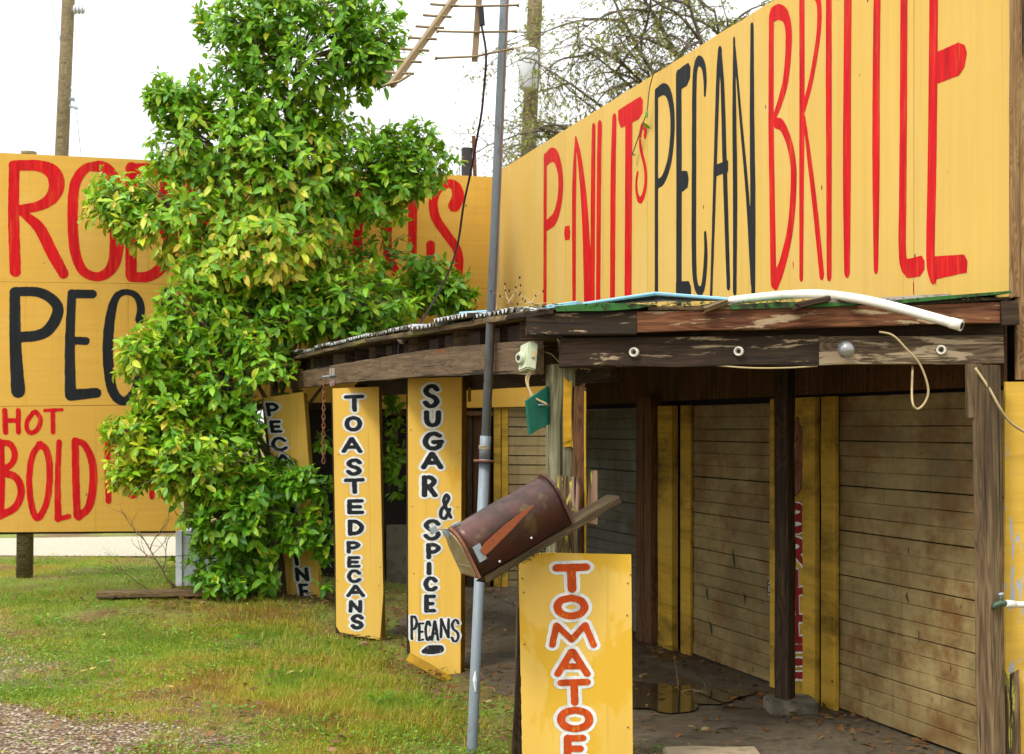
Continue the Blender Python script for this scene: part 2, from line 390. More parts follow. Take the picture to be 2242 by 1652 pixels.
def door_mat(name, col, rust, rth, tint2):
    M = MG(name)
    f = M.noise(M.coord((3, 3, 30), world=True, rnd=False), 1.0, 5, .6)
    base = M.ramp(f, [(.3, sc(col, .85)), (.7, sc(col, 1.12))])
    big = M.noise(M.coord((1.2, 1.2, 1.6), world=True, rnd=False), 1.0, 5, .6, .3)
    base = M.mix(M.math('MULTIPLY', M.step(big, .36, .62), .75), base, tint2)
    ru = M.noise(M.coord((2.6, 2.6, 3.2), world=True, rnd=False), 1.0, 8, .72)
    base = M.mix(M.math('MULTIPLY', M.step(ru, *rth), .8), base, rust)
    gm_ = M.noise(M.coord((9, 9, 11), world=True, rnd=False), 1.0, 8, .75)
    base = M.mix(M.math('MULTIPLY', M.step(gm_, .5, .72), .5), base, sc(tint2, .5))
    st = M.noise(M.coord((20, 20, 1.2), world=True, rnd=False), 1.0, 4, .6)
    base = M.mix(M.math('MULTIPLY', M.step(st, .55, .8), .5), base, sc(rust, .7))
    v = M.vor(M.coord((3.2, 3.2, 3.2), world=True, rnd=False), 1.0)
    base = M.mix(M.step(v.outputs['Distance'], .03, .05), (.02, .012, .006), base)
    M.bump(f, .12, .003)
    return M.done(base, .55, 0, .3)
M_door = door_mat('tan_metal_door', (.33, .245, .098), (.15, .058, .012), (.48, .64), (.10, .070, .025))
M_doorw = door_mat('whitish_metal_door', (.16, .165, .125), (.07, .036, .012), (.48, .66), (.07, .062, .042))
M_doorf = door_mat('far_tan_door', (.30, .225, .10), (.18, .11, .04), (.60, .85), (.22, .16, .07))

# ------------------------------------------------------------------ helpers: lettering (clean outline fill of brush strokes on a plane)
def field(strokes, polys, X, Yg, ky):
    f = np.full(X.shape, 1e9); Ys = Yg / ky
    for pts, w in strokes:
        ws = list(w) if hasattr(w, '__len__') else [w] * len(pts)
        q = crom([(p[0], p[1] / ky, ww) for p, ww in zip(pts, np.interp(np.linspace(0, 1, len(pts)), np.linspace(0, 1, len(ws)), ws))], 6)
        for a, b in zip(q[:-1], q[1:]):
            dx, dy = b[0] - a[0], b[1] - a[1]; l2 = dx*dx + dy*dy + 1e-9
            t = np.clip(((X - a[0])*dx + (Ys - a[1])*dy) / l2, 0, 1)
            d = np.hypot(X - a[0] - t*dx, Ys - a[1] - t*dy) - (a[2] + t*(b[2] - a[2])) / 2
            f = np.minimum(f, d)
    for poly in polys:
        P = np.array([(x, y / ky) for x, y in poly]); n = len(P)
        ins = np.zeros(X.shape, bool); d = np.full(X.shape, 1e9)
        for i in range(n):
            a, b = P[i], P[(i + 1) % n]
            c = (a[1] > Ys) != (b[1] > Ys)
            xi = (b[0] - a[0]) * (Ys - a[1]) / (b[1] - a[1] + 1e-12) + a[0]
            ins ^= c & (X < xi)
            dx, dy = b - a; l2 = dx*dx + dy*dy + 1e-9
            t = np.clip(((X - a[0])*dx + (Ys - a[1])*dy) / l2, 0, 1)
            d = np.minimum(d, np.hypot(X - a[0] - t*dx, Ys - a[1] - t*dy))
        f = np.minimum(f, np.where(ins, -d, d) - 1.2)
    return f
def paint_letter(parent, strokes, polys, plane, mat, eps=.0012, res=1.6, ky=1.0, grow=0.0, rough=0.5, name='painted_letter', label=None):
    P0, Nn = plane; P0 = P0 + Nn * eps
    pts = [p for s, w in strokes for p in s] + [p for q in polys for p in q]
    mw = max([max(w) if hasattr(w, '__len__') else w for s, w in strokes] + [2]) / 2 + grow + 3
    x0, x1 = min(p[0] for p in pts) - mw, max(p[0] for p in pts) + mw
    y0, y1 = min(p[1] for p in pts) - mw*ky, max(p[1] for p in pts) + mw*ky
    ry = res * min(ky, 2.0)
    nx, ny = int((x1 - x0) / res) + 2, int((y1 - y0) / ry) + 2
    xs, ys = x0 + np.arange(nx) * res, y0 + np.arange(ny) * ry
    X, Yg = np.meshgrid(xs, ys)
    f = field(strokes, polys, X, Yg, ky) - grow
    ph = random.uniform(0, 50)
    wob = (np.sin(X * .21 + ph) * np.cos(Yg * .17 / ky + ph * 2) + .6*np.sin(X * .57 + Yg * .33 / ky + ph)) * rough
    f = f + wob * .6
    ins = f < 0
    verts, faces, vid = [], [], {}
    def V(x, y):
        k = (round(x, 3), round(y, 3))
        if k not in vid:
            vid[k] = len(verts); verts.append(onplane(x, y, P0, Nn))
        return vid[k]
    cnt = ins[:-1, :-1].astype(int) + ins[1:, :-1] + ins[:-1, 1:] + ins[1:, 1:]
    for j in range(ny - 1):
        i = 0; row = cnt[j]
        while i < nx - 1:
            c = row[i]
            if c == 0: i += 1; continue
            if c == 4:
                k = i
                while k < nx - 1 and row[k] == 4: k += 1
                faces.append((V(xs[i], ys[j]), V(xs[i], ys[j+1]), V(xs[k], ys[j+1]), V(xs[k], ys[j]))); i = k; continue
            cs = [(i, j), (i, j+1), (i+1, j+1), (i+1, j)]; poly = []
            for q in range(4):
                a, b = cs[q], cs[(q + 1) % 4]; fa, fb = f[a[1], a[0]], f[b[1], b[0]]
                if fa < 0: poly.append(V(xs[a[0]], ys[a[1]]))
                if (fa < 0) != (fb < 0):
                    t = fa / (fa - fb)
                    poly.append(V(xs[a[0]] + (xs[b[0]] - xs[a[0]])*t, ys[a[1]] + (ys[b[1]] - ys[a[1]])*t))
            pp = []
            for q in poly:
                if q not in pp: pp.append(q)
            if len(pp) >= 3: faces.append(tuple(pp))
            i += 1
    o = mesh_obj(name, verts, faces, mat, parent)
    if label: o['label'] = label
    return o
def cvt(off, scl):
    return lambda x, y: ((off[0] + x / scl) / 1.82694, (off[1] + y / scl) / 1.82694)
def cs(cv, pts): return [cv(*p) for p in pts]
FONT = {
 'S': [[(.95,.17),(.72,.02),(.32,.03),(.06,.24),(.28,.44),(.72,.55),(.95,.76),(.68,.97),(.28,.98),(.03,.82)]],
 'U': [[(.04,0),(.05,.55),(.2,.90),(.5,1),(.8,.9),(.95,.55),(.96,0)]],
 'G': [[(.88,.14),(.6,0),(.25,.1),(.04,.5),(.2,.88),(.55,1),(.86,.85),(.92,.58)],[(.55,.56),(1.0,.54)]],
 'A': [[(0,1),(.46,0)],[(.52,0),(1,1)],[(.2,.66),(.8,.66)]],
 'R': [[(.08,0),(.08,1)],[(.08,.03),(.55,.02),(.88,.22),(.62,.46),(.15,.52)],[(.4,.5),(.95,1)]],
 'P': [[(.08,0),(.1,1)],[(.08,.03),(.6,.02),(.95,.26),(.65,.53),(.15,.57)]],
 'I': [[(.5,0),(.5,1)]],
 'C': [[(.95,.22),(.7,.02),(.3,.06),(.04,.5),(.25,.92),(.65,1),(.97,.82)]],
 'E': [[(.1,0),(.1,1)],[(.1,.02),(.95,.0)],[(.1,.5),(.8,.5)],[(.1,.98),(.97,.97)]],
 'T': [[(0,.04),(1,.0)],[(.5,.02),(.53,1)]],
 'O': [[(.5,0),(.15,.15),(.02,.5),(.15,.85),(.5,1),(.85,.85),(.98,.5),(.85,.15),(.5,0)]],
 'D': [[(.08,0),(.1,1)],[(.08,.02),(.55,.05),(.95,.45),(.7,.88),(.12,.98)]],
 'N': [[(.04,1),(.08,0)],[(.08,.02),(.9,.97)],[(.95,1),(.96,0)]],
 'M': [[(.02,1),(.12,.05)],[(.12,.05),(.48,.75)],[(.48,.75),(.80,.03)],[(.80,.03),(1,1)]],
 'L': [[(.1,0),(.1,1)],[(.1,.98),(.95,.95)]],
 '&': [[(1,.95),(.55,.55),(.35,.25),(.6,.02),(.8,.16),(.5,.42),(.12,.65),(.1,.92),(.45,.99),(.8,.72),(.9,.6)]],
}
def boxed(ch, box, cv, w, shear=0.0, ky=1):
    x0, y0, x1, y1 = box; (u0, v0), (u1, v1) = cv(x0, y0), cv(x1, y1); h = w / 2; wv = w * ky
    out = []
    for s in FONT[ch]:
        out.append(([(u0 + h + p[0]*max(u1 - u0 - w, .1) + shear*(.5 - p[1])*(v1 - v0), v0 + wv/2 + p[1]*(v1 - v0 - wv)) for p in s], w))
    return out
_ec = [0]
def outlined(parent, ch, box, cv, plane, w, mat, out=5.5, shear=0., res=1.2, ky=.74):
    st = boxed(ch, box, cv, w, shear, ky)
    _ec[0] += 1
    paint_letter(parent, st, [], plane, M_wht, .0008 + .0005 * (_ec[0] % 3), res, ky=ky, grow=out, rough=.7, name='letter_outline')
    paint_letter(parent, st, [], plane, mat, .0028 + .0004 * (_ec[0] % 2), res, ky=ky, rough=.5)

# ================================================================== THE GROUND
def grid_axis(segs):
    out = []
    for a, b, n in segs: out += list(np.linspace(a, b, n, endpoint=False))
    out.append(segs[-1][1]); return out
gx = grid_axis([(-600, -60, 4), (-60, -8, 6), (-8, 4, 60), (4, 30, 5), (30, 600, 4)])
gy = grid_axis([(-60, 3, 4), (3, 16, 70), (16, 40, 10), (40, 1200, 6)])
gv, gf = [], []
for y in gy:
    for x in gx:
        near = -8 < x < 3 and 3 < y < 16.5
        gv.append((x, y, g(x, y) + (mnoise.noise((x * 1.3, y * 1.3, 3)) * .016 if near else 0) - .012))
for j in range(len(gy) - 1):
    for i in range(len(gx) - 1):
        a = j * len(gx) + i; gf.append((a, a + 1, a + len(gx) + 1, a + len(gx)))
M = MG('lawn_soil')
wc = M.coord((1, 1, 1), rnd=False, world=True)
n1 = M.noise(wc, 1.3, 6, .6); n2 = M.noise(wc, 26, 5, .7); n3 = M.noise(wc, 90, 3, .6)
soil = M.ramp(n2, [(.25, (.045, .025, .010)), (.5, (.12, .070, .026)), (.75, (.20, .14, .055))])
gras = M.ramp(n2, [(.25, (.06, .085, .012)), (.55, (.15, .18, .03)), (.8, (.22, .22, .05))])
base = M.mix(M.step(n1, .40, .58), soil, gras)
v1 = M.vor(M.coord((42, 42, 42), rnd=False, world=True), 1.0)
grav = M.mix(M.step(v1.outputs['Distance'], .25, .62), M.ramp(v1.outputs['Color'], [(.1, (.13, .085, .05)), (.5, (.27, .19, .125)), (.9, (.44, .36, .27))]), (.08, .05, .028))
sx = M.nt.nodes.new('ShaderNodeSeparateXYZ'); M.L(wc, sx.inputs[0])
# gravel apron to the lower left of the lawn
ax_ = M.math('ADD', M.math('MULTIPLY', M.math('ADD', sx.outputs[0], 2.45), -1.1), M.math('MULTIPLY', M.math('SUBTRACT', 8.5, sx.outputs[1]), .7))
ax_ = M.math('ADD', ax_, M.math('MULTIPLY', M.math('SUBTRACT', n1, .5), 3.2))
base = M.mix(M.step(M.math('MULTIPLY_ADD', ax_, .5), .10, .45), base, grav)
M.bump(M.mix(.5, n2, v1.outputs['Distance']), .5, .012)
M_ground = M.done(base, .95, 0, .2)
tag(mesh_obj('ground', gv, gf, M_ground, smooth=True), 'patchy lawn with bare soil and a gravel corner', kind='structure')
# pale gravel road behind the sign
M = MG('pale_gravel_road'); wc = M.coord((1, 1, 1), rnd=False, world=True)
M.bump(M.noise(wc, 60, 4, .7), .3, .01)
M_road = M.done(M.ramp(M.noise(wc, 18, 5, .7), [(.3, (.30, .27, .19)), (.7, (.38, .35, .27))]), .95, 0, .2)
rv, rf = [], []
for i, x in enumerate(np.linspace(-60, 14, 60)):
    e0 = 15.75 + .12 * math.sin(x * 1.9) + .07 * math.sin(x * 5.1); e1 = 18.4 + .2 * math.sin(x * 1.1)
    for y in (e0, e1): rv.append((x, y, g(x, y) + .004))
    if i: rf.append((2*i - 2, 2*i, 2*i + 1, 2*i - 1))
tag(mesh_obj('gravel_road', rv, rf, M_road), 'pale gravel road running behind the big sign', kind='structure')

# ------------------------------------------------------------------ building frame of reference
A = Vector((1.807, 7.958, 0)); ang = math.radians(16.0)
w = Vector((-math.sin(ang), math.cos(ang), 0)); nW = Vector((-math.cos(ang), -math.sin(ang), 0))   # along the wall (away), out of the wall (left)
def tw(u):                                            # wall coordinate under screen column u
    k = (u - CU) / F
    return (A.x - k * A.y) / (k * w.y - w.x)
def W(t, z, off=0.0): return A + w * t + Vector((0, 0, z)) + nW * off
C0 = Vector((0.115, 6.62, 0)); FD = Vector((-1.90, 6.12, 0)).normalized(); FN = Vector((-FD.y, FD.x, 0))   # canopy front line and its outward normal
def fr(s): return C0 + FD * s
def fx(y): return C0.x + FD.x / FD.y * (y - C0.y)
def wx(y): return A.x + w.x / w.y * (y - A.y)

pdir = Vector((math.cos(ang), math.sin(ang), 0)); E2 = Vector((-.165, 14.62, 0)); nB = Vector((math.sin(ang), -math.cos(ang), 0))   # plane of the big sign
# concrete floor under the canopy, in two strips with an open joint
M = MG('wet_dirty_concrete'); wc = M.coord((1, 1, 1), rnd=False, world=True)
n1 = M.noise(wc, 1.6, 6, .62); n2 = M.noise(wc, 22, 5, .7); n4 = M.noise(wc, 5, 5, .6)
base = M.ramp(n1, [(.3, (.026, .019, .010)), (.5, (.060, .045, .025)), (.72, (.11, .088, .054))])
base = M.mix(.45, base, M.ramp(n2, [(.3, (.03, .022, .013)), (.7, (.17, .125, .07))]))
base = M.mix(M.step(n4, .56, .66), base, (.045, .03, .016))
M.bump(n2, .4, .006)
rg = M.ramp(n1, [(.35, (.45, .45, .45)), (.55, (.85, .85, .85))])
M_floor = M.done(base, rg, 0, .4)
joint = .42
def strip(name, fl, fr_, label):
    v, f = [], []
    ys = np.linspace(5.6, 14.4, 90)
    for i, y in enumerate(ys):
        xl, xr = fl(y), fr_(y)
        for k in range(7):
            x = xl + (xr - xl) * k / 6
            v.append((x, y, .018 + .006 * mnoise.noise((x * 2, y * 2, 1)) + (-.03 if k == 0 else 0)))
        if i:
            for k in range(6): f.append(((i-1)*7 + k, (i-1)*7 + k + 1, i*7 + k + 1, i*7 + k))
    tag(mesh_obj(name, v, f, M_floor, smooth=True), label, kind='structure')
strip('concrete_floor', lambda y: fx(y) + .42 + .10 * math.sin(y * 3.1) + .07 * math.sin(y * 7.7), lambda y: wx(y) - joint, 'damp concrete floor under the canopy')
strip('concrete_apron', lambda y: wx(y) - joint + .014, lambda y: wx(y) + .06, 'narrow concrete strip along the garage doors')
# puddle reflecting the door posts
M_water = MG('puddle_water').done((.035, .026, .014), .03, 0, .6)
pc = D(1490, 1530, 8.5); pv = []
for k in range(40):
    a = 2 * math.pi * k / 40; r = 1 + .22 * math.sin(3*a + 1) + .12 * math.sin(7*a) + .06 * math.sin(13*a)
    pv.append((pc.x - .05 + math.cos(a) * r * .36, 8.45 + math.sin(a) * r * .42, .026))
tag(mesh_obj('puddle', pv, [tuple(range(40))], M_water), 'shallow puddle on the concrete floor reflecting the yellow door posts', kind='structure')

# ================================================================== SHOP BUILDING
B = thing('shop_building', W(3, 0), 'yellow roadside shop with old roll-up doors under the canopy', 'building')
def wbox(name, t0, t1, z0, z1, o0, o1, mat, parent, jit=.0015, vertical=True):
    """timber or panel fixed on the wall: grain vertical or along the wall"""
    tm, om, zm = (t0 + t1) / 2, (o0 + o1) / 2, (z0 + z1) / 2
    if vertical: return board(name, W(tm, z0, om), W(tm, z1, om), abs(t1 - t0), abs(o1 - o0), mat, parent, up=w, jit=jit)
    return board(name, W(t0, zm, om), W(t1, zm, om), abs(z1 - z0), abs(o1 - o0), mat, parent, jit=jit)
T_NEAR, T_FAR = tw(2218), tw(1250)
# back wall behind the doors
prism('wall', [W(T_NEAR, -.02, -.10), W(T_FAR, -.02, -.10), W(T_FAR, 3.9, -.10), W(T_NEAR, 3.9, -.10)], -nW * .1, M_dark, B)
# end wall on the right, facing the road: peeling yellow boards below, raw boards above
ex0 = 2.165; ey = 6.52
for i in range(5):
    xa = ex0 + .002 + i * .2
    board('wall_board', (xa + .098, ey + .02, .0), (xa + .098, ey + .02, 1.752), .194, .03, M_yel_peel, B, up=Vector((1, 0, 0)), jit=.003)
    board('wall_board', (xa + .151, ey + .025, 1.762), (xa + .151, ey + .025, 4.05), .194, .03, W_raw, B, up=Vector((1, 0, 0)), jit=.002)
# the raw dark post showing through at the foot of the corner
board('corner_post', (2.19, 6.495, 0), (2.188, 6.5, .50), .06, .03, W_rot, B, up=Vector((1, 0, 0)), rag1=.04, jit=.004)

def door(name, u0, u1, ztop, nsec, mat, label, t_over=(0, 0), sag=0.0, zbot=.03):
    t1, t0 = tw(u0), tw(u1)                            # u0 is the far edge
    d = bpy.data.objects.new(name, None); link(d, B); d.location = W((t0 + t1) / 2, 0) - wloc(B); d['label'] = label
    h = (ztop - zbot) / nsec; r = random.Random(nsec * 31)
    for s in range(nsec):
        for k in range(3):
            z0 = zbot + s*h + k*h/3 + (.0035 if k == 0 else .0006); z1 = zbot + s*h + (k + 1)*h/3 - (.0025 if k == 2 else .0006)
            zm = (z0 + z1) / 2; j = r.uniform(-.003, .003); dz = r.uniform(-.0005, .0005)
            o = board('slat', W(t0, zm + dz, .0 + j), W(t1, zm - sag + dz, .0 + j), z1 - z0, .018, mat, d, ch=.0028, jit=.0010, bow=r.uniform(-.0012, .0012))
    return d
door('roll_up_door', 1840, 2210, 1.72, 7, M_door, 'tan rusty slatted door nearest the camera')
door('roll_up_door', 1520, 1720, 1.70, 7, M_door, 'tan dented slatted door behind the dark post')
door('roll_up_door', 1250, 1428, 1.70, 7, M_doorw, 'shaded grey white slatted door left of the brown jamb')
# upper plywood band over the doors, in sheets
tt = T_NEAR + .02; i = 0
while tt < T_FAR - .1:
    t2 = min(tt + 1.2, T_FAR)
    wbox('plywood_sheet', tt + .002, t2 - .002, 1.735, 2.12, .012, .03, W_ply, B)
    tt = t2
# columns between the doors
wbox('jamb_board', tw(1774), tw(1700), .0, 1.72, .02, .045, M_yel_trim, B)
wbox('trim_board', tw(1803), tw(1776), .0, 1.72, .02, .056, M_yel_trim, B)
wbox('trim_board', tw(1843), tw(1813), .0, 1.72, .015, .045, M_yel_trim, B)
wbox('jamb_board', tw(1442), tw(1426), .0, 1.76, .03, .12, W_brown, B)
wbox('jamb_board', tw(1458), tw(1443), .0, 1.76, .03, .115, W_brown, B)
wbox('trim_board', tw(1491), tw(1460), .0, 1.70, .02, .07, M_yel_trim, B)
wbox('trim_board', tw(1521), tw(1500), .0, 1.70, .012, .035, M_yel_trim, B)
# painted mural strip beside the dark post
mpl = (W(tw(1740), 0, .0455), nW)
def mu(ch, v0, v1):
    st = boxed(ch, (1720, v0, 1768, v1), lambda x, y: (x, y), 8.)
    paint_letter(B, st, [], mpl, M_wht, .0012, 1.3, ky=2.0, grow=1.8, name='letter_outline'); paint_letter(B, st, [], mpl, M_red_mural, .0024, 1.3, ky=2.0)
M_red_mural = letter_paint('dark_red_mural_paint', (.22, .012, .012))
for ch, a, b in (('B', 1105, 1165), ('R', 1180, 1240), ('I', 1250, 1285), ('T', 1290, 1345), ('T', 1350, 1400), ('L', 1360, 1405), ('E', 1415, 1485)):
    if ch == 'B':
        FONT['B'] = [[(.08, 0), (.08, 1)], [(.08, .02), (.6, .03), (.85, .22), (.6, .45), (.12, .5)], [(.12, .5), (.7, .53), (.96, .76), (.65, .97), (.1, .98)]]
    if (ch, a) != ('L', 1360): mu(ch, a, b)
    else: mu('L', 1358, 1408)
for (a, b, dx) in ((920, 975, 0), (940, 1030, 6), (965, 1060, 10), (1010, 1040, 4), (1032, 1062, 6), (1052, 1084, 4)):
    st = [([(1728, b), (1742 + dx, (a + b) / 2), (1746 + dx, a)], [6, 11, 5])]
    paint_letter(B, st, [], mpl, M_blk, .001, 1.3, ky=2.0, grow=1.4, name='painted_nut_outline'); paint_letter(B, st, [], mpl, M_pecan, .0022, 1.3, ky=2.0, name='painted_nut')
# dents, cracks and a sticker on the doors
dpl = (W(0, 0, .0135), nW); d4 = cvt((2400, 2100), 1.8); d5 = cvt((3300, 2100), 1.8)
for cv, marks in ((d4, [((770,450),(768,500),(776,540)), ((786,690),(796,730),(805,800)), ((1033,488),(1042,515),(1042,570)), ((1165,548),(1170,575)), ((835,935),(838,985)), ((1098,1030),(1106,1062)), ((930,105),(926,114)), ((710,308),(710,316)), ((1015,424),(1016,436)), ((1128,906),(1128,916)), ((1252,850),(1254,862)), ((800,855),(799,872)), ((955,180),(962,250),(970,320))]),
                  (d5, [((598,165),(600,208)), ((592,486),(584,510),(602,558)), ((672,765),(680,850)), ((772,1240),(765,1270)), ((995,1318),(992,1332)), ((178,582),(178,594)), ((400,858),(400,868)), ((300,915),(300,928)), ((1080,968),(1082,974)), ((905,1008),(903,1050)), ((980,575),(975,600)), ((675,770),(676,782))])):
    for mk in marks:
        paint_letter(B, [(cs(cv, mk), [1.2, 2.4, 1.0])], [], dpl, M_dark, .0006, .5, rough=.2, name='door_crack')
skp = [onplane(*cv_, *dpl) for cv_ in cs(d4, [(1204,398),(1250,412),(1246,532),(1203,512)])]
prism('sticker', skp, nW * .001, M_stick, B)
for q in ([(1215,425),(1226,408),(1238,420)], [(1217,440),(1217,480)], [(1234,450),(1233,488)], [(1208,500),(1244,514)]):
    paint_letter(B, [(cs(d4, q), 1.6)], [], dpl, M_wht, .0022, .5, rough=.1, name='sticker_mark')
# far return wall with its own doors
RY = 14.35
def rw(u, v, dy=0.): return D(u, v, RY - dy)
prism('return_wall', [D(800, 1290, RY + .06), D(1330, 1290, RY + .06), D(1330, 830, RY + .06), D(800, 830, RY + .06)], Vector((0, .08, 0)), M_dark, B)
def rboard(name, u0, u1, v0, v1, mat, dy0=.0, th=.03, horiz=False):
    um, vm = (u0 + u1)/2, (v0 + v1)/2
    if horiz: return board(name, D(u0, vm, RY - dy0), D(u1, vm, RY - dy0), (v1 - v0)/F*RY, th, mat, B)
    return board(name, D(um, v1, RY - dy0), D(um, v0, RY - dy0), (u1 - u0)/F*RY, th, mat, B, up=Vector((1, 0, 0)))
fd = bpy.data.objects.new('roll_up_door', None); link(fd, B); fd.location = D(1150, 1290, RY) - wloc(B); fd['label'] = 'far tan slatted door at the end of the canopy'
v = 893.0; k = 0
while v < 1282:
    hgt = 21.0
    board('slat', D(1113, v + hgt/2, RY), D(1262, v + hgt/2 + 1, RY), (hgt - (3.2 if k % 3 == 2 else 1.4))/F*RY, .02, M_doorf, fd, jit=.001, ch=.003)
    v += hgt; k += 1
rboard('trim_board', 1081, 1096, 893, 1290, M_yel_trim, .05)
rboard('trim_board', 1098, 1112, 893, 1290, M_yel_trim, .03)
rboard('plywood_door', 1036, 1074, 905, 1290, W_ply, .01)
rboard('jamb_board', 1022, 1034, 893, 1290, W_dark, .04)
rboard('lintel', 820, 1080, 901, 911, W_brown, .07, .04, True)
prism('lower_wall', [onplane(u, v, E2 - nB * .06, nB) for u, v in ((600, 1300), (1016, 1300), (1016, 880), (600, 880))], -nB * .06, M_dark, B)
prism('concrete_panel', [D(846, 1288, 14.25), D(893, 1288, 14.25), D(893, 1150, 14.25), D(846, 1150, 14.25)], Vector((0, .05, 0)), M_conc, B)
board('fascia_board', D(800, 866, RY - .1), D(1215, 858, RY - .1), 64/F*RY, .02, M_yel_big, B)

# ================================================================== SIDE BILLBOARD (P-NUTS PECAN BRITTLE)
S1 = thing('side_billboard', W(3, 2.1), 'long yellow billboard above the canopy lettered P-NUTS PECAN BRITTLE', 'billboard')
t_end = tw(1086); t_start = tw(2221)
ZT, ZB = 4.095, 2.125
t = t_start; first = True
seams = [tw(x) for x in (2001, 1649, 1520, 1417, 1320, 1237, 1160)]
edges = [t_start] + [s for s in seams if s > t_start] + [t_end]
for a, b in zip(edges[:-1], edges[1:]):
    n = max(3, int((b - a) / .15)); top, bot = [], []
    for i in range(n + 1):
        f = i / n; x = a + (b - a) * f + (.003 if i == 0 else -.003 if i == n else 0)
        zt = ZT + .008 * mnoise.noise((x * 4, 0, 5)) + .005*mnoise.noise((x*14, 0, 5))
        top.append(W(x, zt, .0)); bot.append(W(x, ZB, .0))
    prism('plywood_panel', bot + top[::-1], -nW * .02, M_yel_side, S1)
board('edge_strip', W(t_start - .012, ZB, .008), W(t_start - .012, ZT, .008), .02, .045, W_raw, S1, up=w)
pl1 = (W(0, 0, 0), nW)
a3 = cvt((1900, 0), 1.2708); a4 = cvt((3000, 0), 1.271)
sc3 = 1.2708 * 1.82694
def L1(cv, strokes, polys, mat):
    st = [(cs(cv, p), [q / sc3 for q in (ww if hasattr(ww, '__len__') else [ww])]) for p, ww in strokes]
    paint_letter(S1, st, [cs(cv, p) for p in polys], pl1, mat, .0015, 1.0, ky=2.6, rough=.16)
L1(a3, [([(357,800),(356,1150),(355,1600)], 16), ([(362,815),(385,790),(408,795),(428,850),(436,930),(428,1030),(405,1110),(368,1145)], [24, 30, 26, 24, 26, 22])], [], M_red)
L1(a3, [], [[(458,1160),(478,1154),(481,1180),(479,1212),(460,1216),(456,1190)]], M_red)
L1(a3, [([(512,705),(505,900),(503,1100),(503,1600)], [8, 20, 20, 17]), ([(512,705),(530,800),(552,1000),(566,1250),(574,1600)], [10, 20, 30, 36, 38]), ([(603,650),(600,900),(596,1600)], [18, 22, 23])], [], M_red)
L1(a3, [([(634,640),(630,900),(625,1600)], 22), ([(708,605),(702,900),(698,1600)], [22, 26, 25])], [], M_red)
L1(a3, [([(782,580),(780,1000),(777,1600)], 36)], [[(730,568),(780,535),(840,499),(851,515),(849,570),(832,600),(785,625),(742,645),(730,610)]], M_red)
L1(a3, [([(864,690),(866,660),(855,640),(845,655),(838,710),(845,770),(862,840),(868,900),(862,970),(845,1015),(830,1010),(821,970),(820,920),(826,880)], [14, 14, 12, 14, 15, 12, 9])], [], M_red)
L1(a3, [([(922,470),(922,900),(922,1520)], 17), ([(925,475),(955,455),(983,475),(1001,560),(1003,680),(988,820),(958,910),(930,935)], [20, 26, 22, 20, 18])], [], M_blk)
L1(a3, [([(1035,390),(1037,900),(1036,1540)], 28)], [[(1028,372),(1060,342),(1084,327),(1092,345),(1090,395),(1075,430),(1044,450)], [(1040,882),(1060,876),(1077,878),(1083,910),(1079,948),(1055,968),(1040,962)], [(1024,1440),(1085,1436),(1095,1460),(1096,1530),(1024,1530)]], M_blk)
L1(a3, [([(1168,480),(1169,400),(1160,335),(1140,310),(1123,340),(1115,450),(1113,900),(1113,1300),(1122,1445),(1145,1480),(1162,1440),(1173,1300),(1170,1190)], [10, 20, 22, 20, 22, 24, 20, 18, 20, 12])], [], M_blk)
L1(a3, [([(1245,260),(1235,400),(1222,800),(1210,1200),(1200,1500)], [20, 18, 15, 12]), ([(1245,260),(1258,450),(1268,800),(1280,1200),(1288,1455)], [16, 22, 18])], [[(1220,847),(1284,822),(1284,868),(1222,892)]], M_blk)
L1(a3, [([(1317,200),(1318,600),(1322,1000),(1320,1480)], [10, 20, 22, 18]), ([(1320,240),(1350,600),(1385,1000),(1410,1440)], [8, 16, 18]), ([(1408,135),(1408,600),(1412,1000),(1414,1480)], [16, 23, 26, 20])], [], M_blk)
L1(a4, [([(108,90),(107,600),(112,1000),(119,1430)], [24, 27, 27, 30]), ([(115,75),(150,62),(185,95),(197,200),(182,400),(152,520),(126,590)], [30, 32, 32, 24, 16]), ([(130,625),(165,645),(205,750),(222,900),(206,1150),(165,1340),(130,1430)], [22, 26, 30, 28, 36])], [], M_red)
L1(a4, [([(263,-20),(264,400),(262,900),(260,1410)], [26, 26, 24, 18]), ([(270,-30),(320,-40),(350,20),(347,180),(312,400),(274,550)], [24, 24, 20, 18]), ([(275,600),(300,800),(335,1100),(364,1395)], [12, 20, 24, 24])], [], M_red)
L1(a4, [([(400,-70),(400,400),(401,900),(402,1400)], [28, 30, 28, 24])], [], M_red)
L1(a4, [([(498,-110),(494,400),(492,900),(493,1375)], [38, 38, 40, 30])], [[(438,-50),(500,-110),(562,-150),(566,-90),(500,-50),(444,-5)]], M_red)
L1(a4, [([(648,-200),(641,400),(640,900),(640,1365)], [34, 36, 36, 22])], [[(586,-140),(650,-200),(705,-240),(708,-175),(650,-135),(590,-85)]], M_red)
L1(a4, [([(783,-280),(780,500),(776,1000),(775,1300),(800,1370)], [36, 36, 38, 34])], [[(765,1310),(800,1325),(872,1308),(884,1330),(884,1368),(862,1400),(800,1408),(775,1380)]], M_red)
L1(a4, [([(936,-370),(930,400),(924,900),(917,1300),(930,1395)], [44, 44, 44, 40])], [[(950,273),(1060,224),(1090,237),(1099,270),(1088,338),(1060,378),(950,420)], [(925,1312),(1088,1302),(1102,1330),(1099,1380),(1060,1388),(970,1408),(935,1416)], [(930,-370),(1085,-440),(1095,-370),(930,-290)]], M_red)

for dq in ([(944,1412),(945,1450)], [(830,1440),(831,1492)], [(219,1335),(219,1365)]):   # paint drips
    L1(a4, [(dq, [4, 3])], [], M_red)
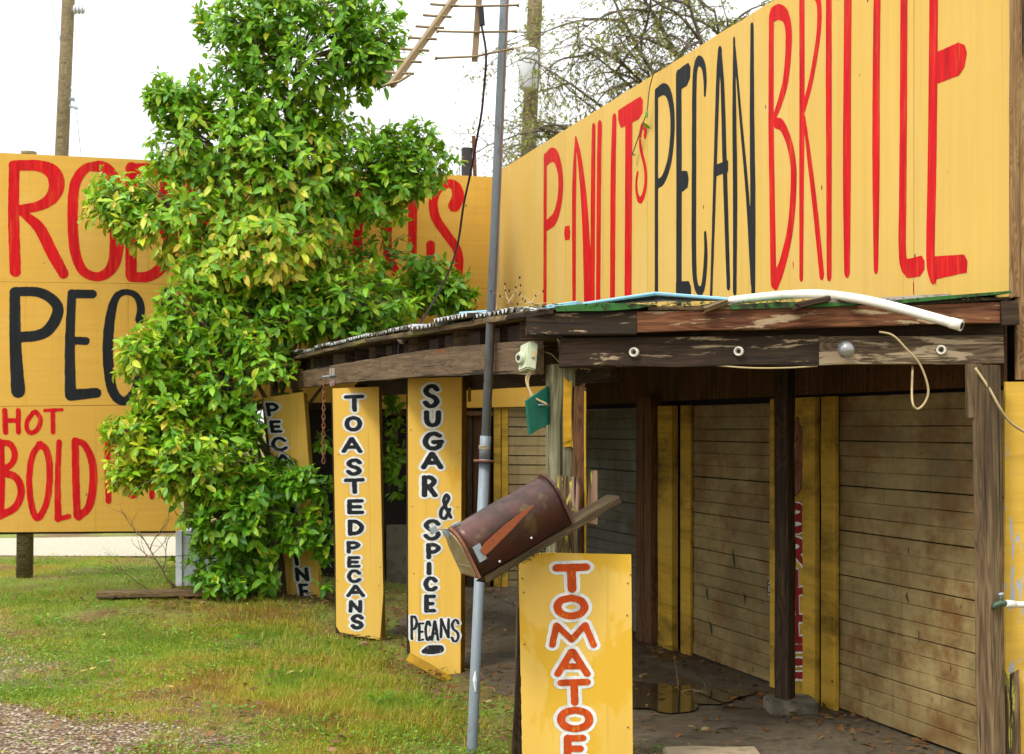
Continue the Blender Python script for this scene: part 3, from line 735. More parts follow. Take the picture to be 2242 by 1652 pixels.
# ================================================================== BIG SIGN (facing the road, behind the bush)
pl2 = (E2, nB)
S2 = thing('big_sign', onplane(54, 1270, E2, nB), 'big yellow sign on wooden posts lettered in red and black behind the leafy bush', 'sign')
def q2(u, v, off=0.): return onplane(u, v, E2 + nB * off, nB)
rows = [((-14, 334), (1079, 388), (1079, 632), (-14, 617)), ((-14, 617.6), (1079, 632.6), (1079, 878), (-14, 890)), ((-14, 890.6), (395, 886.8), (395, 1163), (-14, 1166))]
for r, (a, b, c, d) in enumerate(rows):
    cuts = [0, .31, .68, 1] if r == 0 else [0, .27, .64, 1] if r == 1 else [0, .72, 1]
    for c0, c1 in zip(cuts[:-1], cuts[1:]):
        lerp = lambda p, q, f: (p[0] + (q[0] - p[0])*f, p[1] + (q[1] - p[1])*f)
        e = .00018
        pts = [lerp(d, c, c0 + e), lerp(d, c, c1 - e), lerp(a, b, c1 - e), lerp(a, b, c0 + e)]
        o = prism('plywood_panel', [q2(*p) for p in pts], -nB * .02, M_yel_big, S2)
for vv in (345, 617.5, 888): board('backing_rail', q2(-10, vv + (3 if vv > 400 else 4), -.045), q2(1070, vv + (14 if vv > 600 else 54) - (18 if vv > 800 else 0), -.045), .09, .045, W_dark, S2)
for uu in (320, 727, 283, 690): board('backing_stud', q2(uu, 885, -.095), q2(uu, 372, -.095), .09, .04, W_dark, S2, up=pdir)
board('backing_stud', q2(281, 1160, -.045), q2(281, 895, -.045), .09, .04, W_dark, S2, up=pdir)
board('bottom_rail', q2(-14, 1163, -.05), q2(390, 1160, -.05), .06, .045, W_dark, S2)
def spost(u_top, v_top, u_bot, gz, r, mat, back=.14):
    a = q2(u_bot, 1200, -back); b = q2(u_top, v_top, -back)
    a = Vector((a.x, a.y, gz)); tube('post', [a, a + (b - a)*.5, b], [r * 1.06, r * 1.02, r], mat, S2, 14)
spost(63, 333, 54, .15, .072, W_pole)
spost(1022, 325, 1022, 0, .054, M_pitch, .12)
spost(420, 352, 420, .12, .07, W_pole); spost(760, 372, 760, .02, .06, W_pole)
board('brace', q2(1041, 420, -.09), q2(1037, 298, -.09), .035, .03, W_brown, S2, up=pdir)
c1 = cvt((0, 0), 1.377); c5 = cvt((0, 1100), 1.271); c2 = cvt((1000, 0), 1.271)
def L2(cv, scl, strokes, polys, mat):
    st = [(cs(cv, p), [q / (scl * 1.82694) for q in (ww if hasattr(ww, '__len__') else [ww])]) for p, ww in strokes]
    paint_letter(S2, st, [cs(cv, p) for p in polys], pl2, mat, .002, 1.8, rough=.5)
R_, K_ = M_red, M_blk
L2(c1, 1.377, [([(78,915),(75,1200),(84,1495)], [58, 62, 62]), ([(75,913),(210,914),(290,950),(312,1020),(285,1090),(215,1135),(110,1155)], [58, 62, 82, 88, 70, 55, 50]), ([(125,1175),(215,1255),(285,1390),(350,1508)], [40, 62, 66, 56])], [], R_)
L2(c1, 1.377, [([(545,915),(470,930),(412,1020),(400,1200),(412,1380),(455,1490),(530,1525),(600,1495),(638,1400),(645,1150),(625,1000),(570,925),(500,918)], [30, 52, 58, 58, 56, 50, 50, 70, 84, 84, 70, 50])], [], R_)
L2(c1, 1.377, [([(722,925),(720,1200),(722,1515)], 62), ([(722,930),(850,935),(910,1010),(880,1120),(745,1190)], 58), ([(745,1190),(880,1240),(935,1350),(900,1460),(820,1522),(722,1528)], [46, 60, 66, 60, 52])], [], R_)
L2(c1, 1.377, [([(1060,960),(1055,1240),(1060,1535)], 60), ([(1060,955),(1200,960)], 55), ([(1060,1230),(1170,1225)], 52), ([(1060,1530),(1210,1530)], 55)], [], R_)
L2(c1, 1.377, [([(1310,965),(1305,1240),(1310,1540)], 60), ([(1310,965),(1420,980),(1440,1080),(1320,1190)], 58), ([(1330,1200),(1400,1350),(1450,1540)], 58)], [], R_)
L2(c2, 1.271, [([(430,945),(600,935),(720,950)], 48), ([(560,945),(545,1200),(560,1450)], 50)], [], R_)
L2(c2, 1.271, [([(828,1000),(826,1200),(822,1455)], 46), ([(700,1130),(705,1300),(780,1455)], 44)], [], R_)
L2(c2, 1.271, [([(1040,1045),(1058,1000),(1045,950),(1005,935),(955,970),(932,1030),(945,1110),(1005,1200),(1052,1270),(1062,1350),(1040,1440),(980,1470),(925,1400),(918,1245)], [66, 60, 44, 38, 48, 46, 44, 46, 48, 44, 44])], [], R_)
L2(c5, 1.271, [([(75,90),(78,350),(92,590)], [54, 60, 72]), ([(75,85),(200,90),(280,140),(292,200),(250,275),(190,308),(90,318)], [46, 50, 58, 58, 54, 54])], [], K_)
L2(c5, 1.271, [([(365,95),(355,350),(358,610)], [44, 50, 58]), ([(365,97),(470,98)], 44), ([(360,335),(436,336)], 40), ([(360,612),(490,600)], [58, 50])], [], K_)
L2(c5, 1.271, [([(708,228),(716,160),(690,105),(640,88),(590,115),(560,220),(548,380),(560,540),(590,620),(640,640),(690,580),(712,480)], [42, 40, 32, 30, 42, 56, 52, 52, 44, 44, 44])], [], K_)
L2(c5, 1.271, [([(770,640),(800,400),(850,90)], 44), ([(850,90),(900,400),(930,640)], 44), ([(800,450),(900,450)], 40)], [], K_)
L2(c5, 1.271, [([(1040,640),(1044,90)], 44), ([(1044,90),(1160,640)], 44), ([(1160,640),(1164,90)], 44)], [], K_)
for st, m in (([([(24,690),(28,800)], 28), ([(93,690),(93,800)], 26), ([(28,742),(90,740)], 24)], R_),
              ([([(170,700),(138,745),(140,790),(165,803),(195,780),(205,735),(185,700),(165,702)], 24)], R_),
              ([([(228,690),(315,686)], 18), ([(268,692),(270,800)], 24)], R_),
              ([([(0,855),(5,1030),(0,1225)], 42), ([(0,855),(50,860),(75,910),(60,960),(10,1000)], 32), ([(10,1005),(80,1030),(108,1100),(80,1180),(10,1220)], 38)], R_),
              ([([(205,860),(165,920),(148,1040),(160,1170),(185,1235),(215,1210),(245,1120),(252,980),(235,890),(200,862)], [32, 32, 34, 32, 34, 36])], R_),
              ([([(300,850),(293,1040),(295,1240)], [28, 30, 36]), ([(295,1242),(350,1228)], 26)], R_),
              ([([(382,845),(385,1040),(392,1225)], 38), ([(382,845),(430,865),(470,960),(472,1080),(450,1180),(400,1232)], [30, 34, 40, 42, 40, 36])], R_),
              ([([(548,835),(546,1000),(552,1150)], 30), ([(548,838),(600,850),(625,900),(600,960),(555,985)], 28)], R_),
              ([([(690,960),(650,1010),(645,1090),(670,1125),(705,1100),(720,1030),(690,965)], 26)], R_),
              ([([(770,960),(772,1130)], 26), ([(770,965),(830,1130)], 24), ([(832,1130),(834,960)], 24)], R_)):
    L2(c5, 1.271, st, [], m)

# ================================================================== CANOPY
CN = thing('canopy', C0, 'low rickety wooden canopy with rusty corrugated roofing along the shop front', 'canopy')
zb = lambda s: 1.865 + .016 * s + .05 * math.sin(min(1, s / 6.4) * math.pi) * .6      # centre height of the front beam
Lf = 7.0
# front beam (bowed), two lengths
board('front_beam', fr(-.02) + Vector((0, 0, 1.862)), fr(3.2) + Vector((0, 0, 1.935)), .150, .045, W_grey, CN, bow=.012, jit=.003)
board('front_beam', fr(3.205) + Vector((0, 0, 1.935)), fr(Lf) + Vector((0, 0, 1.965)), .145, .045, W_grey, CN, bow=.006, jit=.003)
zf = lambda s: 1.94 + (.073 * s / 3.2 if s < 3.2 else .073 + .03 * (s - 3.2) / 3.5)    # top of the front beam
board('inner_beam', fr(.35) - FN*.5 + Vector((0, 0, 1.87)), fr(6.5) - FN*.5 + Vector((0, 0, 1.92)), .20, .045, W_dark, CN)
# rafters running from front beam to wall
for i in range(17):
    s = .22 + i * .40 + random.uniform(-.05, .05); p = fr(s) + FN * (-.012 + random.uniform(-.015, .02))
    q = Vector((wx(p.y) - .03, p.y + .02, 2.045 + .01 * s)); h = random.choice([.09, .095, .10])
    board('rafter', p + Vector((0, 0, zf(s) + h/2 + .003)), q, h, random.choice([.04, .045, .085]), W_dark if i % 3 else W_grey, CN, jit=.002)
for i in range(16):                                   # short blocking between the rafter ends
    if i in (5, 9, 12): continue
    s = .22 + i * .40 + .2; p = fr(s) - FN * random.uniform(.035, .09)
    board('blocking', p - FD * .13 + Vector((0, 0, zf(s) + .045)), p + FD * .13 + Vector((0, 0, zf(s) + .045)), random.uniform(.065, .085), .03, W_dark, CN)
# edge lath under the roofing
board('roof_lath', fr(.0) + FN * .03 + Vector((0, 0, zf(0) + .112)), fr(3.4) + FN * .03 + Vector((0, 0, zf(3.4) + .112)), .028, .09, W_plank, CN, jit=.004)
board('roof_lath', fr(3.41) + FN * .03 + Vector((0, 0, zf(3.4) + .112)), fr(Lf) + FN * .03 + Vector((0, 0, zf(Lf) + .112)), .028, .09, W_plank, CN, jit=.004)
# deck boards
for i in range(12):
    y0 = 6.58 + i * .55; y1 = y0 + .545
    if y1 > 13.3: break
    prism('deck_board', [(fx(y0) + .03, y0, 2.066 + .011 * (y0 - 6.6)), (wx(y0) - .02, y0, 2.10 + .006*(y0 - 6.6)), (wx(y1) - .02, y1, 2.10 + .006*(y1 - 6.6)), (fx(y1) + .03, y1, 2.066 + .011 * (y1 - 6.6))], Vector((0, 0, .015)), W_dark, CN)
# corrugated sheets, their wavy ends showing along the front edge
def corrugated(s0, s1, over, z_add, mat, length=1.5, pitch=.068, amp=.0115, drop=0.0):
    n = int((s1 - s0) / pitch * 6); V_, F_ = [], []
    for layer in (0, 1):
        for i in range(n + 1):
            s = s0 + (s1 - s0) * i / n; zz = amp * math.sin(2 * math.pi * s / pitch) + z_add - layer * .0025
            rag = .012 * mnoise.noise((s * 9, z_add * 50, 0))
            a = fr(s) + FN * (over + rag) + Vector((0, 0, zf(s) + .142 + zz - drop))
            b = fr(s) - FN * length + Vector((0, 0, zf(s) + .165 + zz))
            V_ += [a, b]
    m = (n + 1) * 2
    for i in range(n):
        F_.append((2*i, 2*i + 2, 2*i + 3, 2*i + 1)); F_.append((m + 2*i + 1, m + 2*i + 3, m + 2*i + 2, m + 2*i)); F_.append((2*i, m + 2*i, m + 2*i + 2, 2*i + 2))
    F_.append((0, 1, m + 1, m)); F_.append((2*n, m + 2*n, m + 2*n + 1, 2*n + 1))
    return mesh_obj('roofing_sheet', V_, F_, mat, CN)
s = .12; k = 0
while s < Lf:
    L = random.uniform(.62, .80)
    corrugated(s, min(s + L + .06, Lf + .1), .085 + random.uniform(-.02, .03), .012 * (k % 2) + random.uniform(0, .012), M_cor, drop=random.uniform(0, .012))
    s += L; k += 1
# mossy debris along the edge
mv, mf = [], []
for i in range(900):
    s = random.uniform(-.1, Lf); p = fr(s) + FN * random.uniform(-.02, .09) + Vector((0, 0, zf(s) + .132 + random.uniform(-.012, .022)))
    r = random.uniform(.005, .014); b0 = len(mv)
    for dx, dy, dz in ((1,0,0),(-.5,.8,0),(-.5,-.8,0),(0,0,.9)): mv.append(p + Vector((dx*r*random.uniform(.6,1.8), dy*r*random.uniform(.6,1.8), dz*r*.6)))
    mf += [(b0, b0+1, b0+3), (b0+1, b0+2, b0+3), (b0+2, b0, b0+3), (b0, b0+2, b0+1)]
for i in range(420):
    x = random.uniform(.1, 2.1); p = Vector((x, 6.445 + random.uniform(-.03, .03), 2.076 + .017 * x + random.uniform(-.010, .006)))
    r = random.uniform(.004, .011); b0 = len(mv)
    for dx, dy, dz in ((1,0,0),(-.5,.8,0),(-.5,-.8,0),(0,0,.9)): mv.append(p + Vector((dx*r*random.uniform(.6,2.), dy*r*random.uniform(.6,1.8), dz*r*.6)))
    mf += [(b0, b0+1, b0+3), (b0+1, b0+2, b0+3), (b0+2, b0, b0+3), (b0, b0+2, b0+1)]
tag(mesh_obj('moss', mv, mf, M_moss, CN), kind='stuff')
# near end: header beam, fascia boards, roof layers
EY = 6.53
eb = board('end_beam', D(1219, 773, EY), D(1790, 768, EY), .129, .05, W_beam, CN, jit=.004, rag0=.03)
eb2 = board('end_beam', D(1791, 768, EY), D(2195, 765.5, EY), .127, .05, W_beam2, CN, jit=.004, rag1=.012)
board('fascia_board', D(1146, 709, 6.47), D(1393, 708, 6.47), .104, .04, W_beam, CN, jit=.003, rag0=.02)
board('fascia_board', D(1394, 706, 6.465), D(2186, 685, 6.465), .090, .04, W_red, CN, jit=.003)
board('fascia_end_block', D(2188, 688, 6.46), D(2226, 686, 6.46), .105, .06, W_dark, CN)
board('ledger', D(1230, 731, 6.60), D(2190, 722, 6.60), .05, .09, W_dark, CN)
def edge_sheet(name, pts, Y, depth, mat, sag=0.):
    poly = [D(u, v, Y) for u, v in pts]
    return prism(name, poly, Vector((.02, depth, .02 + sag)), mat, CN)
edge_sheet('roofing_sheet', [(1215, 671), (1320, 663), (1440, 668), (1395, 676), (1330, 681), (1218, 682)], 6.425, .5, M_greenp)
edge_sheet('roofing_sheet', [(1600, 668), (1720, 661), (1860, 664), (1880, 669), (1760, 674), (1600, 678)], 6.43, .5, M_greenp)
edge_sheet('roofing_sheet', [(1930, 660), (2070, 648), (2214, 637), (2216, 642), (2080, 655), (1935, 668)], 6.42, .45, M_greenp)
edge_sheet('roof_plywood', [(1420, 671), (1640, 668), (1640, 677), (1420, 680)], 6.44, .6, W_plank)
edge_sheet('roof_plywood', [(1720, 663), (1870, 655), (2080, 643), (2085, 648), (1930, 662), (1725, 671)], 6.45, .6, W_cream)
edge_sheet('roof_plywood', [(1940, 664), (2212, 650), (2213, 656), (1945, 672)], 6.44, .5, W_dark)
edge_sheet('roof_plywood', [(1180, 676), (1430, 668), (1430, 671.5), (1180, 680)], 6.435, .5, W_plank)
board('roof_scrap', D(1535, 682, 6.40), D(1590, 662, 6.46), .03, .05, W_plank, CN, rag0=.03, rag1=.03, jit=.006)
board('roof_scrap', D(1735, 672, 6.40), D(1815, 656, 6.44), .028, .06, W_dark, CN, rag0=.03, rag1=.02, jit=.006)
board('roof_scrap', D(1105, 697, 6.52), D(1215, 683, 6.46), .026, .07, W_beam, CN, rag0=.03, jit=.004)
# posts
cpX = D(1228, 900, 6.62)
board('corner_post', Vector((cpX.x - .004, 6.645, 0)), Vector((cpX.x, 6.635, 1.83)), .118, .105, W_green, CN, up=Vector((.97, .25, 0)), jit=.006, ch=.018)
board('nailed_board', D(1268, 1215, 6.60), D(1269, 838, 6.60), .055, .045, W_brown, CN, up=Vector((1, 0, 0)), rag1=.03, jit=.003)
board('nailed_board', D(1280.5, 1215, 6.575), D(1281, 842, 6.575), .008, .05, M_yel_edge, CN, up=Vector((1, 0, 0)), rag1=.05, jit=.002)
board('nailed_board', D(1243, 985, 6.575), D(1243, 822, 6.58), .036, .006, M_yel_edge, CN, up=Vector((1, 0, 0)), rag0=.08, rag1=.06, jit=.005)
board('nailed_board', D(1243, 1215, 6.50), D(1244, 1040, 6.50), .098, .06, W_rot, CN, up=Vector((1, 0, 0)), rag1=.025, jit=.006)
board('nailed_board', D(1296, 1150, 6.62), D(1297, 1030, 6.62), .044, .03, W_rot, CN, up=Vector((1, 0, 0)), rag0=.02, rag1=.006, jit=.004)
# centre post on a concrete block
cp = Vector((D(1719, 1500, 8.05).x, 8.05, 0))
board('post', cp + Vector((0, 0, .085)), cp + Vector((-.005, 0, 2.06)), .085, .085, W_dark, CN, up=Vector((.80, -.60, 0)), jit=.003)
# right post beside the door, corner towards the camera
rp = D(2168, 1500, 6.40)
board('post', Vector((rp.x + .012, 6.42, 0)), Vector((rp.x - .005, 6.44, 1.82)), .088, .088, W_post, CN, up=Vector((.80, .60, 0)), jit=.002)
board('cleat', D(2132, 915, 6.45), D(2132, 797, 6.45), .064, .035, W_post, CN, up=Vector((1, 0, 0)), jit=.002)
for uu, yy, zt in ((962, 9.62, 1.85), (790, 11.0, 1.87), (652, 12.98, 1.88)):     # front posts behind the sign boards
    p = D(uu, 1000, yy)
    board('post', Vector((p.x, p.y, -.02)), Vector((p.x, p.y, zt)), .085, .085, W_dark, CN, up=Vector((1, 0, 0)))

# block under the centre post
bv, bf = boxg((cp.x - .10, cp.y - .12, .0), (cp.x + .16, cp.y + .12, .087))
o = mesh_obj('concrete_block', bv, bf, M_conc); tag(o, 'mossy concrete block under the dark canopy post', 'block')
bm = bmesh.new(); bm.from_mesh(o.data); bmesh.ops.bevel(bm, geom=bm.edges[:], offset=.012, segments=2, affect='EDGES')
bmesh.ops.subdivide_edges(bm, edges=bm.edges[:], cuts=3, use_grid_fill=True)
for v_ in bm.verts: v_.co += Vector((mnoise.noise(v_.co * 14), mnoise.noise(v_.co * 14 + Vector((9, 0, 0))), mnoise.noise(v_.co * 14 + Vector((0, 9, 0))))) * .008
bm.to_mesh(o.data); bm.free()
bv, bf = boxg((.71, 6.78, .0), (1.15, 7.02, .045))
o = mesh_obj('concrete_paver', bv, bf, M_paver); tag(o, 'pale concrete paver at the front of the floor', 'paver')
bm = bmesh.new(); bm.from_mesh(o.data); bmesh.ops.bevel(bm, geom=bm.edges[:], offset=.008, segments=2, affect='EDGES')
bmesh.ops.subdivide_edges(bm, edges=bm.edges[:], cuts=2, use_grid_fill=True)
for v_ in bm.verts: v_.co += Vector((mnoise.noise(v_.co * 9), mnoise.noise(v_.co * 9 + Vector((9, 0, 0))), mnoise.noise(v_.co * 9 + Vector((0, 9, 0))))) * .006
bm.to_mesh(o.data); bm.free()

# ================================================================== UPRIGHT SIGN BOARDS
NAILS = []
def sign_board(name, poly, ref, yaw, label, thick=.018, back=None, mat=M_yel_small, backing=(.62, .97), bdepth=.085):
    u0, v0, Y0 = ref; P0 = D(u0, v0, Y0); Nn = Vector((-math.sin(yaw), -math.cos(yaw), 0))
    pts = [onplane(u, v, P0, Nn) for u, v in poly]
    base = min(pts, key=lambda p: p.z)
    T = thing(name, base, label, 'sign', 'upright lettered boards along the canopy')
    pr = prism('plywood_panel', pts, -Nn * thick, mat, T)
    us = [p[0] for p in poly]; vs2 = [p[1] for p in poly]; rr_ = random.Random(int(u0))
    sh = lambda v: (poly[-1][0] - max(us)) * 0 + (.095*(v - 860) if u0 == 660 else 0)
    NAILS.append((T, (P0, Nn), [((min(us) + 9 if k % 2 else (min(us) + 96 if u0 == 660 else max(us) - 9)) + sh(vv) * (1 if u0 == 660 else 0) + rr_.uniform(-4, 4), vv) for k, vv in enumerate(sorted(rr_.uniform(min(vs2) + 14, min(max(vs2), 1640) - 40) for _ in range(7)))]))
    return T, (P0, Nn), Nn
c6 = cvt((1000, 1200), 1.271); c18 = cvt((1200, 2100), 1.8)
# SUGAR & SPICE PECANS
def rag_edge(a, b, n, amp):
    out = []
    for i in range(n + 1):
        f = i / n; e = 0 if i in (0, n) else random.uniform(-amp, amp)
        out.append((a[0] + (b[0] - a[0])*f + e * .4, a[1] + (b[1] - a[1])*f + e))
    return out
yaw = math.radians(17)
T, pl, Nn = sign_board('sign_board', [(893, 829)] + rag_edge((894, 1380), (900, 1440), 4, 1) + rag_edge((902, 1441), (1008, 1500), 8, 2)[1:] + [(1011, 826)], (1010, 1150, 9.38), yaw, 'tall yellow board lettered SUGAR & SPICE PECANS')
a_, b_ = onplane(1006, 1512, pl[0] - Nn * .064, Nn), onplane(1010, 829, pl[0] - Nn * .064, Nn)
board('stud', a_, b_, .045, .088, M_yel_edge, T, up=Nn.cross(Vector((0, 0, 1))), jit=.002)
a_, b_ = onplane(903, 1430, pl[0] - Nn * .064, Nn), onplane(901, 832, pl[0] - Nn * .064, Nn)
board('stud', a_, b_, .045, .088, W_dark, T, up=Nn.cross(Vector((0, 0, 1))), jit=.002)
board('cleat', D(1028, 880, 9.45), D(1028, 850, 9.45), .02, .05, M_yel_edge, T, up=Vector((1, 0, 0)))
W12 = 12.3
for ch, bx in (('S', (876,428,967,552)), ('U', (881,562,974,648)), ('G', (873,670,987,767)), ('A', (868,773,984,862)), ('R', (868,891,957,1004))):
    outlined(T, ch, bx, c6, pl, W12, M_blk, 6.0)
outlined(T, '&', (957,982,1030,1120), c6, pl, 8.0, M_blkw, 4.5)
for ch, bx in (('S', (878,1115,973,1225)), ('P', (890,1236,973,1320)), ('I', (896,1333,924,1400)), ('C', (878,1406,957,1484)), ('E', (880,1498,948,1592))):
    outlined(T, ch, bx, c6, pl, 11.0, M_blkw, 5.5)
for ch, bx in (('P', (790,652,852,830)), ('E', (845,702,897,838)), ('C', (893,688,948,838)), ('A', (938,688,1004,836)), ('N', (1002,672,1082,818)), ('S', (1082,678,1153,848))):
    outlined(T, ch, bx, c18, pl, 6.2, M_blkw, 4.0)
st = [(cs(c18, [(890,912),(940,900),(1010,895)]), [9, 20, 17])]
paint_letter(T, st, [], pl, M_wht, .001, 1.3, grow=4.5, name='letter_outline'); paint_letter(T, st, [], pl, M_blkw, .0022, 1.3, name='painted_nut')
pk = thing('loose_plank', D(900, 1440, 9.33), 'split yellow plank leaning across the foot of the sugar and spice board', 'plank')
board('plank_body', D(893, 1437, 9.30), D(988, 1492, 9.16), .055, .02, M_yel_edge, pk, rag0=.03, rag1=.05, jit=.004)
# TOASTED PECANS
T, pl, Nn = sign_board('sign_board', [(728, 851), (735, 1200)] + rag_edge((736, 1372), (744, 1385), 3, 1) + rag_edge((746, 1386), (832, 1402), 7, 2)[1:] + [(839, 1300), (829, 847)], (830, 1150, 10.82), math.radians(15), 'tall yellow board lettered TOASTED PECANS')
a_, b_ = onplane(834, 1404, pl[0] - Nn * .064, Nn), onplane(826, 849, pl[0] - Nn * .064, Nn)
board('stud', a_, b_, .045, .088, M_yel_edge, T, up=Nn.cross(Vector((0, 0, 1))), jit=.002)
a_, b_ = onplane(745, 1386, pl[0] - Nn * .064, Nn), onplane(736, 853, pl[0] - Nn * .064, Nn)
board('stud', a_, b_, .045, .088, W_dark, T, up=Nn.cross(Vector((0, 0, 1))), jit=.002)
for ch, bx in (('T', (476,482,582,570)), ('O', (478,590,572,670)), ('A', (464,698,572,780)), ('S', (486,806,572,895)), ('T', (476,906,584,987)), ('E', (486,1013,584,1092)), ('D', (490,1116,584,1200)),
               ('P', (485,1226,565,1290)), ('E', (488,1303,565,1364)), ('C', (490,1370,568,1440)), ('A', (488,1448,586,1512)), ('N', (498,1526,573,1592))):
    outlined(T, ch, bx, c6, pl, 10.8 if bx[1] < 1200 else 9.2, M_blk if bx[1] < 1200 else M_blkw, 5.0)
outlined(T, 'S', (360,642,464,756), c18, pl, 10.5, M_blkw, 5.0)
# PECAN PRALINE (leaning)
T, pl, Nn = sign_board('sign_board', [(576, 872), (622, 1200), (629, 1312)] + rag_edge((630, 1313), (700, 1318), 5, 2) + [(664, 858)], (660, 1100, 12.75), math.radians(12), 'leaning yellow board lettered PECAN PRALINE half hidden by leaves')
a_, b_ = onplane(699, 1316, pl[0] - Nn * .06, Nn), onplane(664, 862, pl[0] - Nn * .06, Nn)
board('stud', a_, b_, .045, .082, M_yel_edge, T, up=Nn.cross(Vector((0, 0, 1))), jit=.002)
a_, b_ = onplane(628, 1312, pl[0] - Nn * .06, Nn), onplane(582, 874, pl[0] - Nn * .06, Nn)
board('stud', a_, b_, .045, .082, W_plank, T, up=Nn.cross(Vector((0, 0, 1))), jit=.002)
yb = 525
for i, (ch, bx) in enumerate((('P', (78,522,152,594)), ('E', (96,612,164,678)), ('C', (104,696,192,770)), ('A', (120,784,222,850)), ('N', (142,862,222,925)), ('P', (160,960,230,1020)), ('R', (172,1035,242,1095)), ('A', (180,1108,262,1168)), ('L', (200,1182,262,1240)), ('I', (220,1285,250,1352)), ('N', (226,1360,302,1432)), ('E', (246,1442,304,1522)))):
    outlined(T, ch, bx, c6, pl, 8.8, M_blk, 4.5, shear=-.12)
# TOMATOES
ct = cvt((1900, 1850), 1.415)
T, pl, Nn = sign_board('sign_board', rag_edge((1136, 1232), (1140, 1480), 8, .6) + rag_edge((1141, 1482), (1143, 1640), 22, 2.2) + [(1146, 1708), (1386, 1708), (1382, 1215), (1205, 1211), (1160, 1214)], (1260, 1400, 6.46), math.radians(-2), 'yellow board lettered TOMATOES in orange below the mailbox', mat=M_yel_stain)
a_, b_ = D(1125, 1700, 6.60), D(1139, 1330, 6.53)
board('back_panel', D(1210, 1700, 6.66), D(1222, 1240, 6.56), .36, .016, W_plank, T, up=Vector((1, 0, 0)), jit=.003)
board('stud', a_, b_, .012, .05, M_yel_edge, T, up=Vector((1, 0, 0)), jit=.003)
board('stud', D(1128, 1700, 6.56), D(1143, 1330, 6.515), .035, .04, W_dark, T, up=Vector((1, 0, 0)), jit=.004)
for ch, bx, ww in (('T', (438,572,652,738), 19.5), ('O', (440,748,646,890), 18.), ('M', (414,900,690,1050), 14.5), ('A', (448,1055,655,1215), 16), ('T', (466,1225,655,1378), 17), ('O', (460,1382,674,1528), 18), ('E', (492,1542,636,1700), 17), ('S', (480,1715,650,1850), 17)):
    outlined(T, ch, bx, ct, pl, ww, M_org, 8.0, res=1.4, ky=.85)

# nail heads and screws on the boards
def nails(T, pl, spots, r=.004):
    for (u, v) in spots:
        p = onplane(u, v, *pl); tube('nail', [p - pl[1]*.001, p + pl[1]*.004], [r, r*.8], M_seam, T, 8)
for T, pl, spots in NAILS: nails(T, pl, spots)
# ================================================================== MAILBOX
Q = D(1047, 1266, 6.10)
ax = Vector((.391, .17, .2157)).normalized(); up = (Vector((0, 0, 1)) - ax * ax.z).normalized(); sd_ = up.cross(ax)   # sd_ points away from the camera
MB = thing('mailbox', Q, 'tilted rusty brown mailbox with an orange flag', 'mailbox')
Lm, Wm, Hs, Rm = .485, .176, .128, .088
prof = [(0, 0), (0, Hs)] + [(Rm - Rm*math.cos(a), Hs + Rm*1.06*math.sin(a)) for a in np.linspace(.16, math.pi - .16, 14)] + [(Wm, Hs), (Wm, 0)]
def shell(x0, x1, grow=0.0, mat=M_rust, name='body', nx=8):
    V_, F_ = [], []; n = len(prof)
    for i in range(nx + 1):
        x = x0 + (x1 - x0)*i/nx
        for (py, pz) in prof:
            yy = py + (grow if py > Wm/2 else -grow); zz = pz + (grow if pz > .01 else -grow)
            d = .0012 * mnoise.noise((x * 22, py * 22, pz * 22)) + .0045 * mnoise.noise((x * 7, py * 9 + 4, pz * 9))
            V_.append(Q + ax*x + sd_*(yy + d) + up*(zz + d))
    for i in range(nx):
        for k in range(n - 1): F_.append((i*n + k, (i+1)*n + k, (i+1)*n + k + 1, i*n + k + 1))
        F_.append((i*n + n - 1, (i+1)*n + n - 1, (i+1)*n, i*n))
    F_.append(tuple(range(n))); F_.append(tuple(nx*n + k for k in range(n - 1, -1, -1)))
    o = mesh_obj(name, V_, F_, mat, MB)
    for p in o.data.polygons: p.use_smooth = (len(p.vertices) == 4 and grow == 0)
    return o
shell(.012, Lm, 0, M_rust, 'body', 14)
shell(Lm - .008, Lm + .004, .004, M_rust, 'rear_rim', 1)
shell(.0, .012, .004, M_seam, 'front_rim', 1)
dr = shell(-.006, -.0005, -.008, M_mdoor, 'door', 1)
def mbx(name, x0, x1, y0, y1, z0, z1, mat, par=MB):
    v, f = boxg((x0, y0, z0), (x1, y1, z1)); return mesh_obj(name, [Q + ax*a + sd_*b + up*c for a, b, c in v], f, mat, par)
mbx('door_ridge', -.008, -.006, .012, Wm - .012, .052, .056, M_mdoor, dr)
mbx('door_latch', -.022, .0, Wm/2 - .012, Wm/2 + .012, Hs + Rm - .022, Hs + Rm + .012, M_zinc)
mbx('catch_bracket', .018, .055, Wm/2 - .016, Wm/2 + .004, Hs + Rm + .004, Hs + Rm + .014, M_zinc)
tube('catch_wire', [Q + ax*.03 + sd_*.06 + up*(Hs + Rm + .012), Q + ax*-.02 + sd_*.03 + up*(Hs + Rm + .02), Q + ax*-.07 + sd_*.02 + up*(Hs + Rm + .048)], .0025, M_gold, MB, 5)
mbx('wire_tag', -.09, -.062, .014, .03, Hs + Rm + .035, Hs + Rm + .062, M_zinc)
mbx('flag_bracket', .032, .068, -.010, -.001, .055, .125, M_zinc)
def mbt(name, pts, th, mat):
    pl_ = [Q + ax*a + sd_*(-.012) + up*c for a, c in pts]
    return prism(name, pl_, -sd_ * th, mat, MB)
mbt('flag', [(.062, .072), (.055, .10), (.085, .118), (.20, .142), (.335, .156), (.352, .152), (.225, .112), (.10, .078)], .004, M_flag)
for x_, z_ in ((.11, .012), (.28, .03)):
    mbx('paint_fleck', x_, x_ + .008, -.0032, -.002, z_, z_ + .007, M_wht)
PK = thing('mailbox_plank', Q, 'weathered grey plank carrying the mailbox', 'plank')
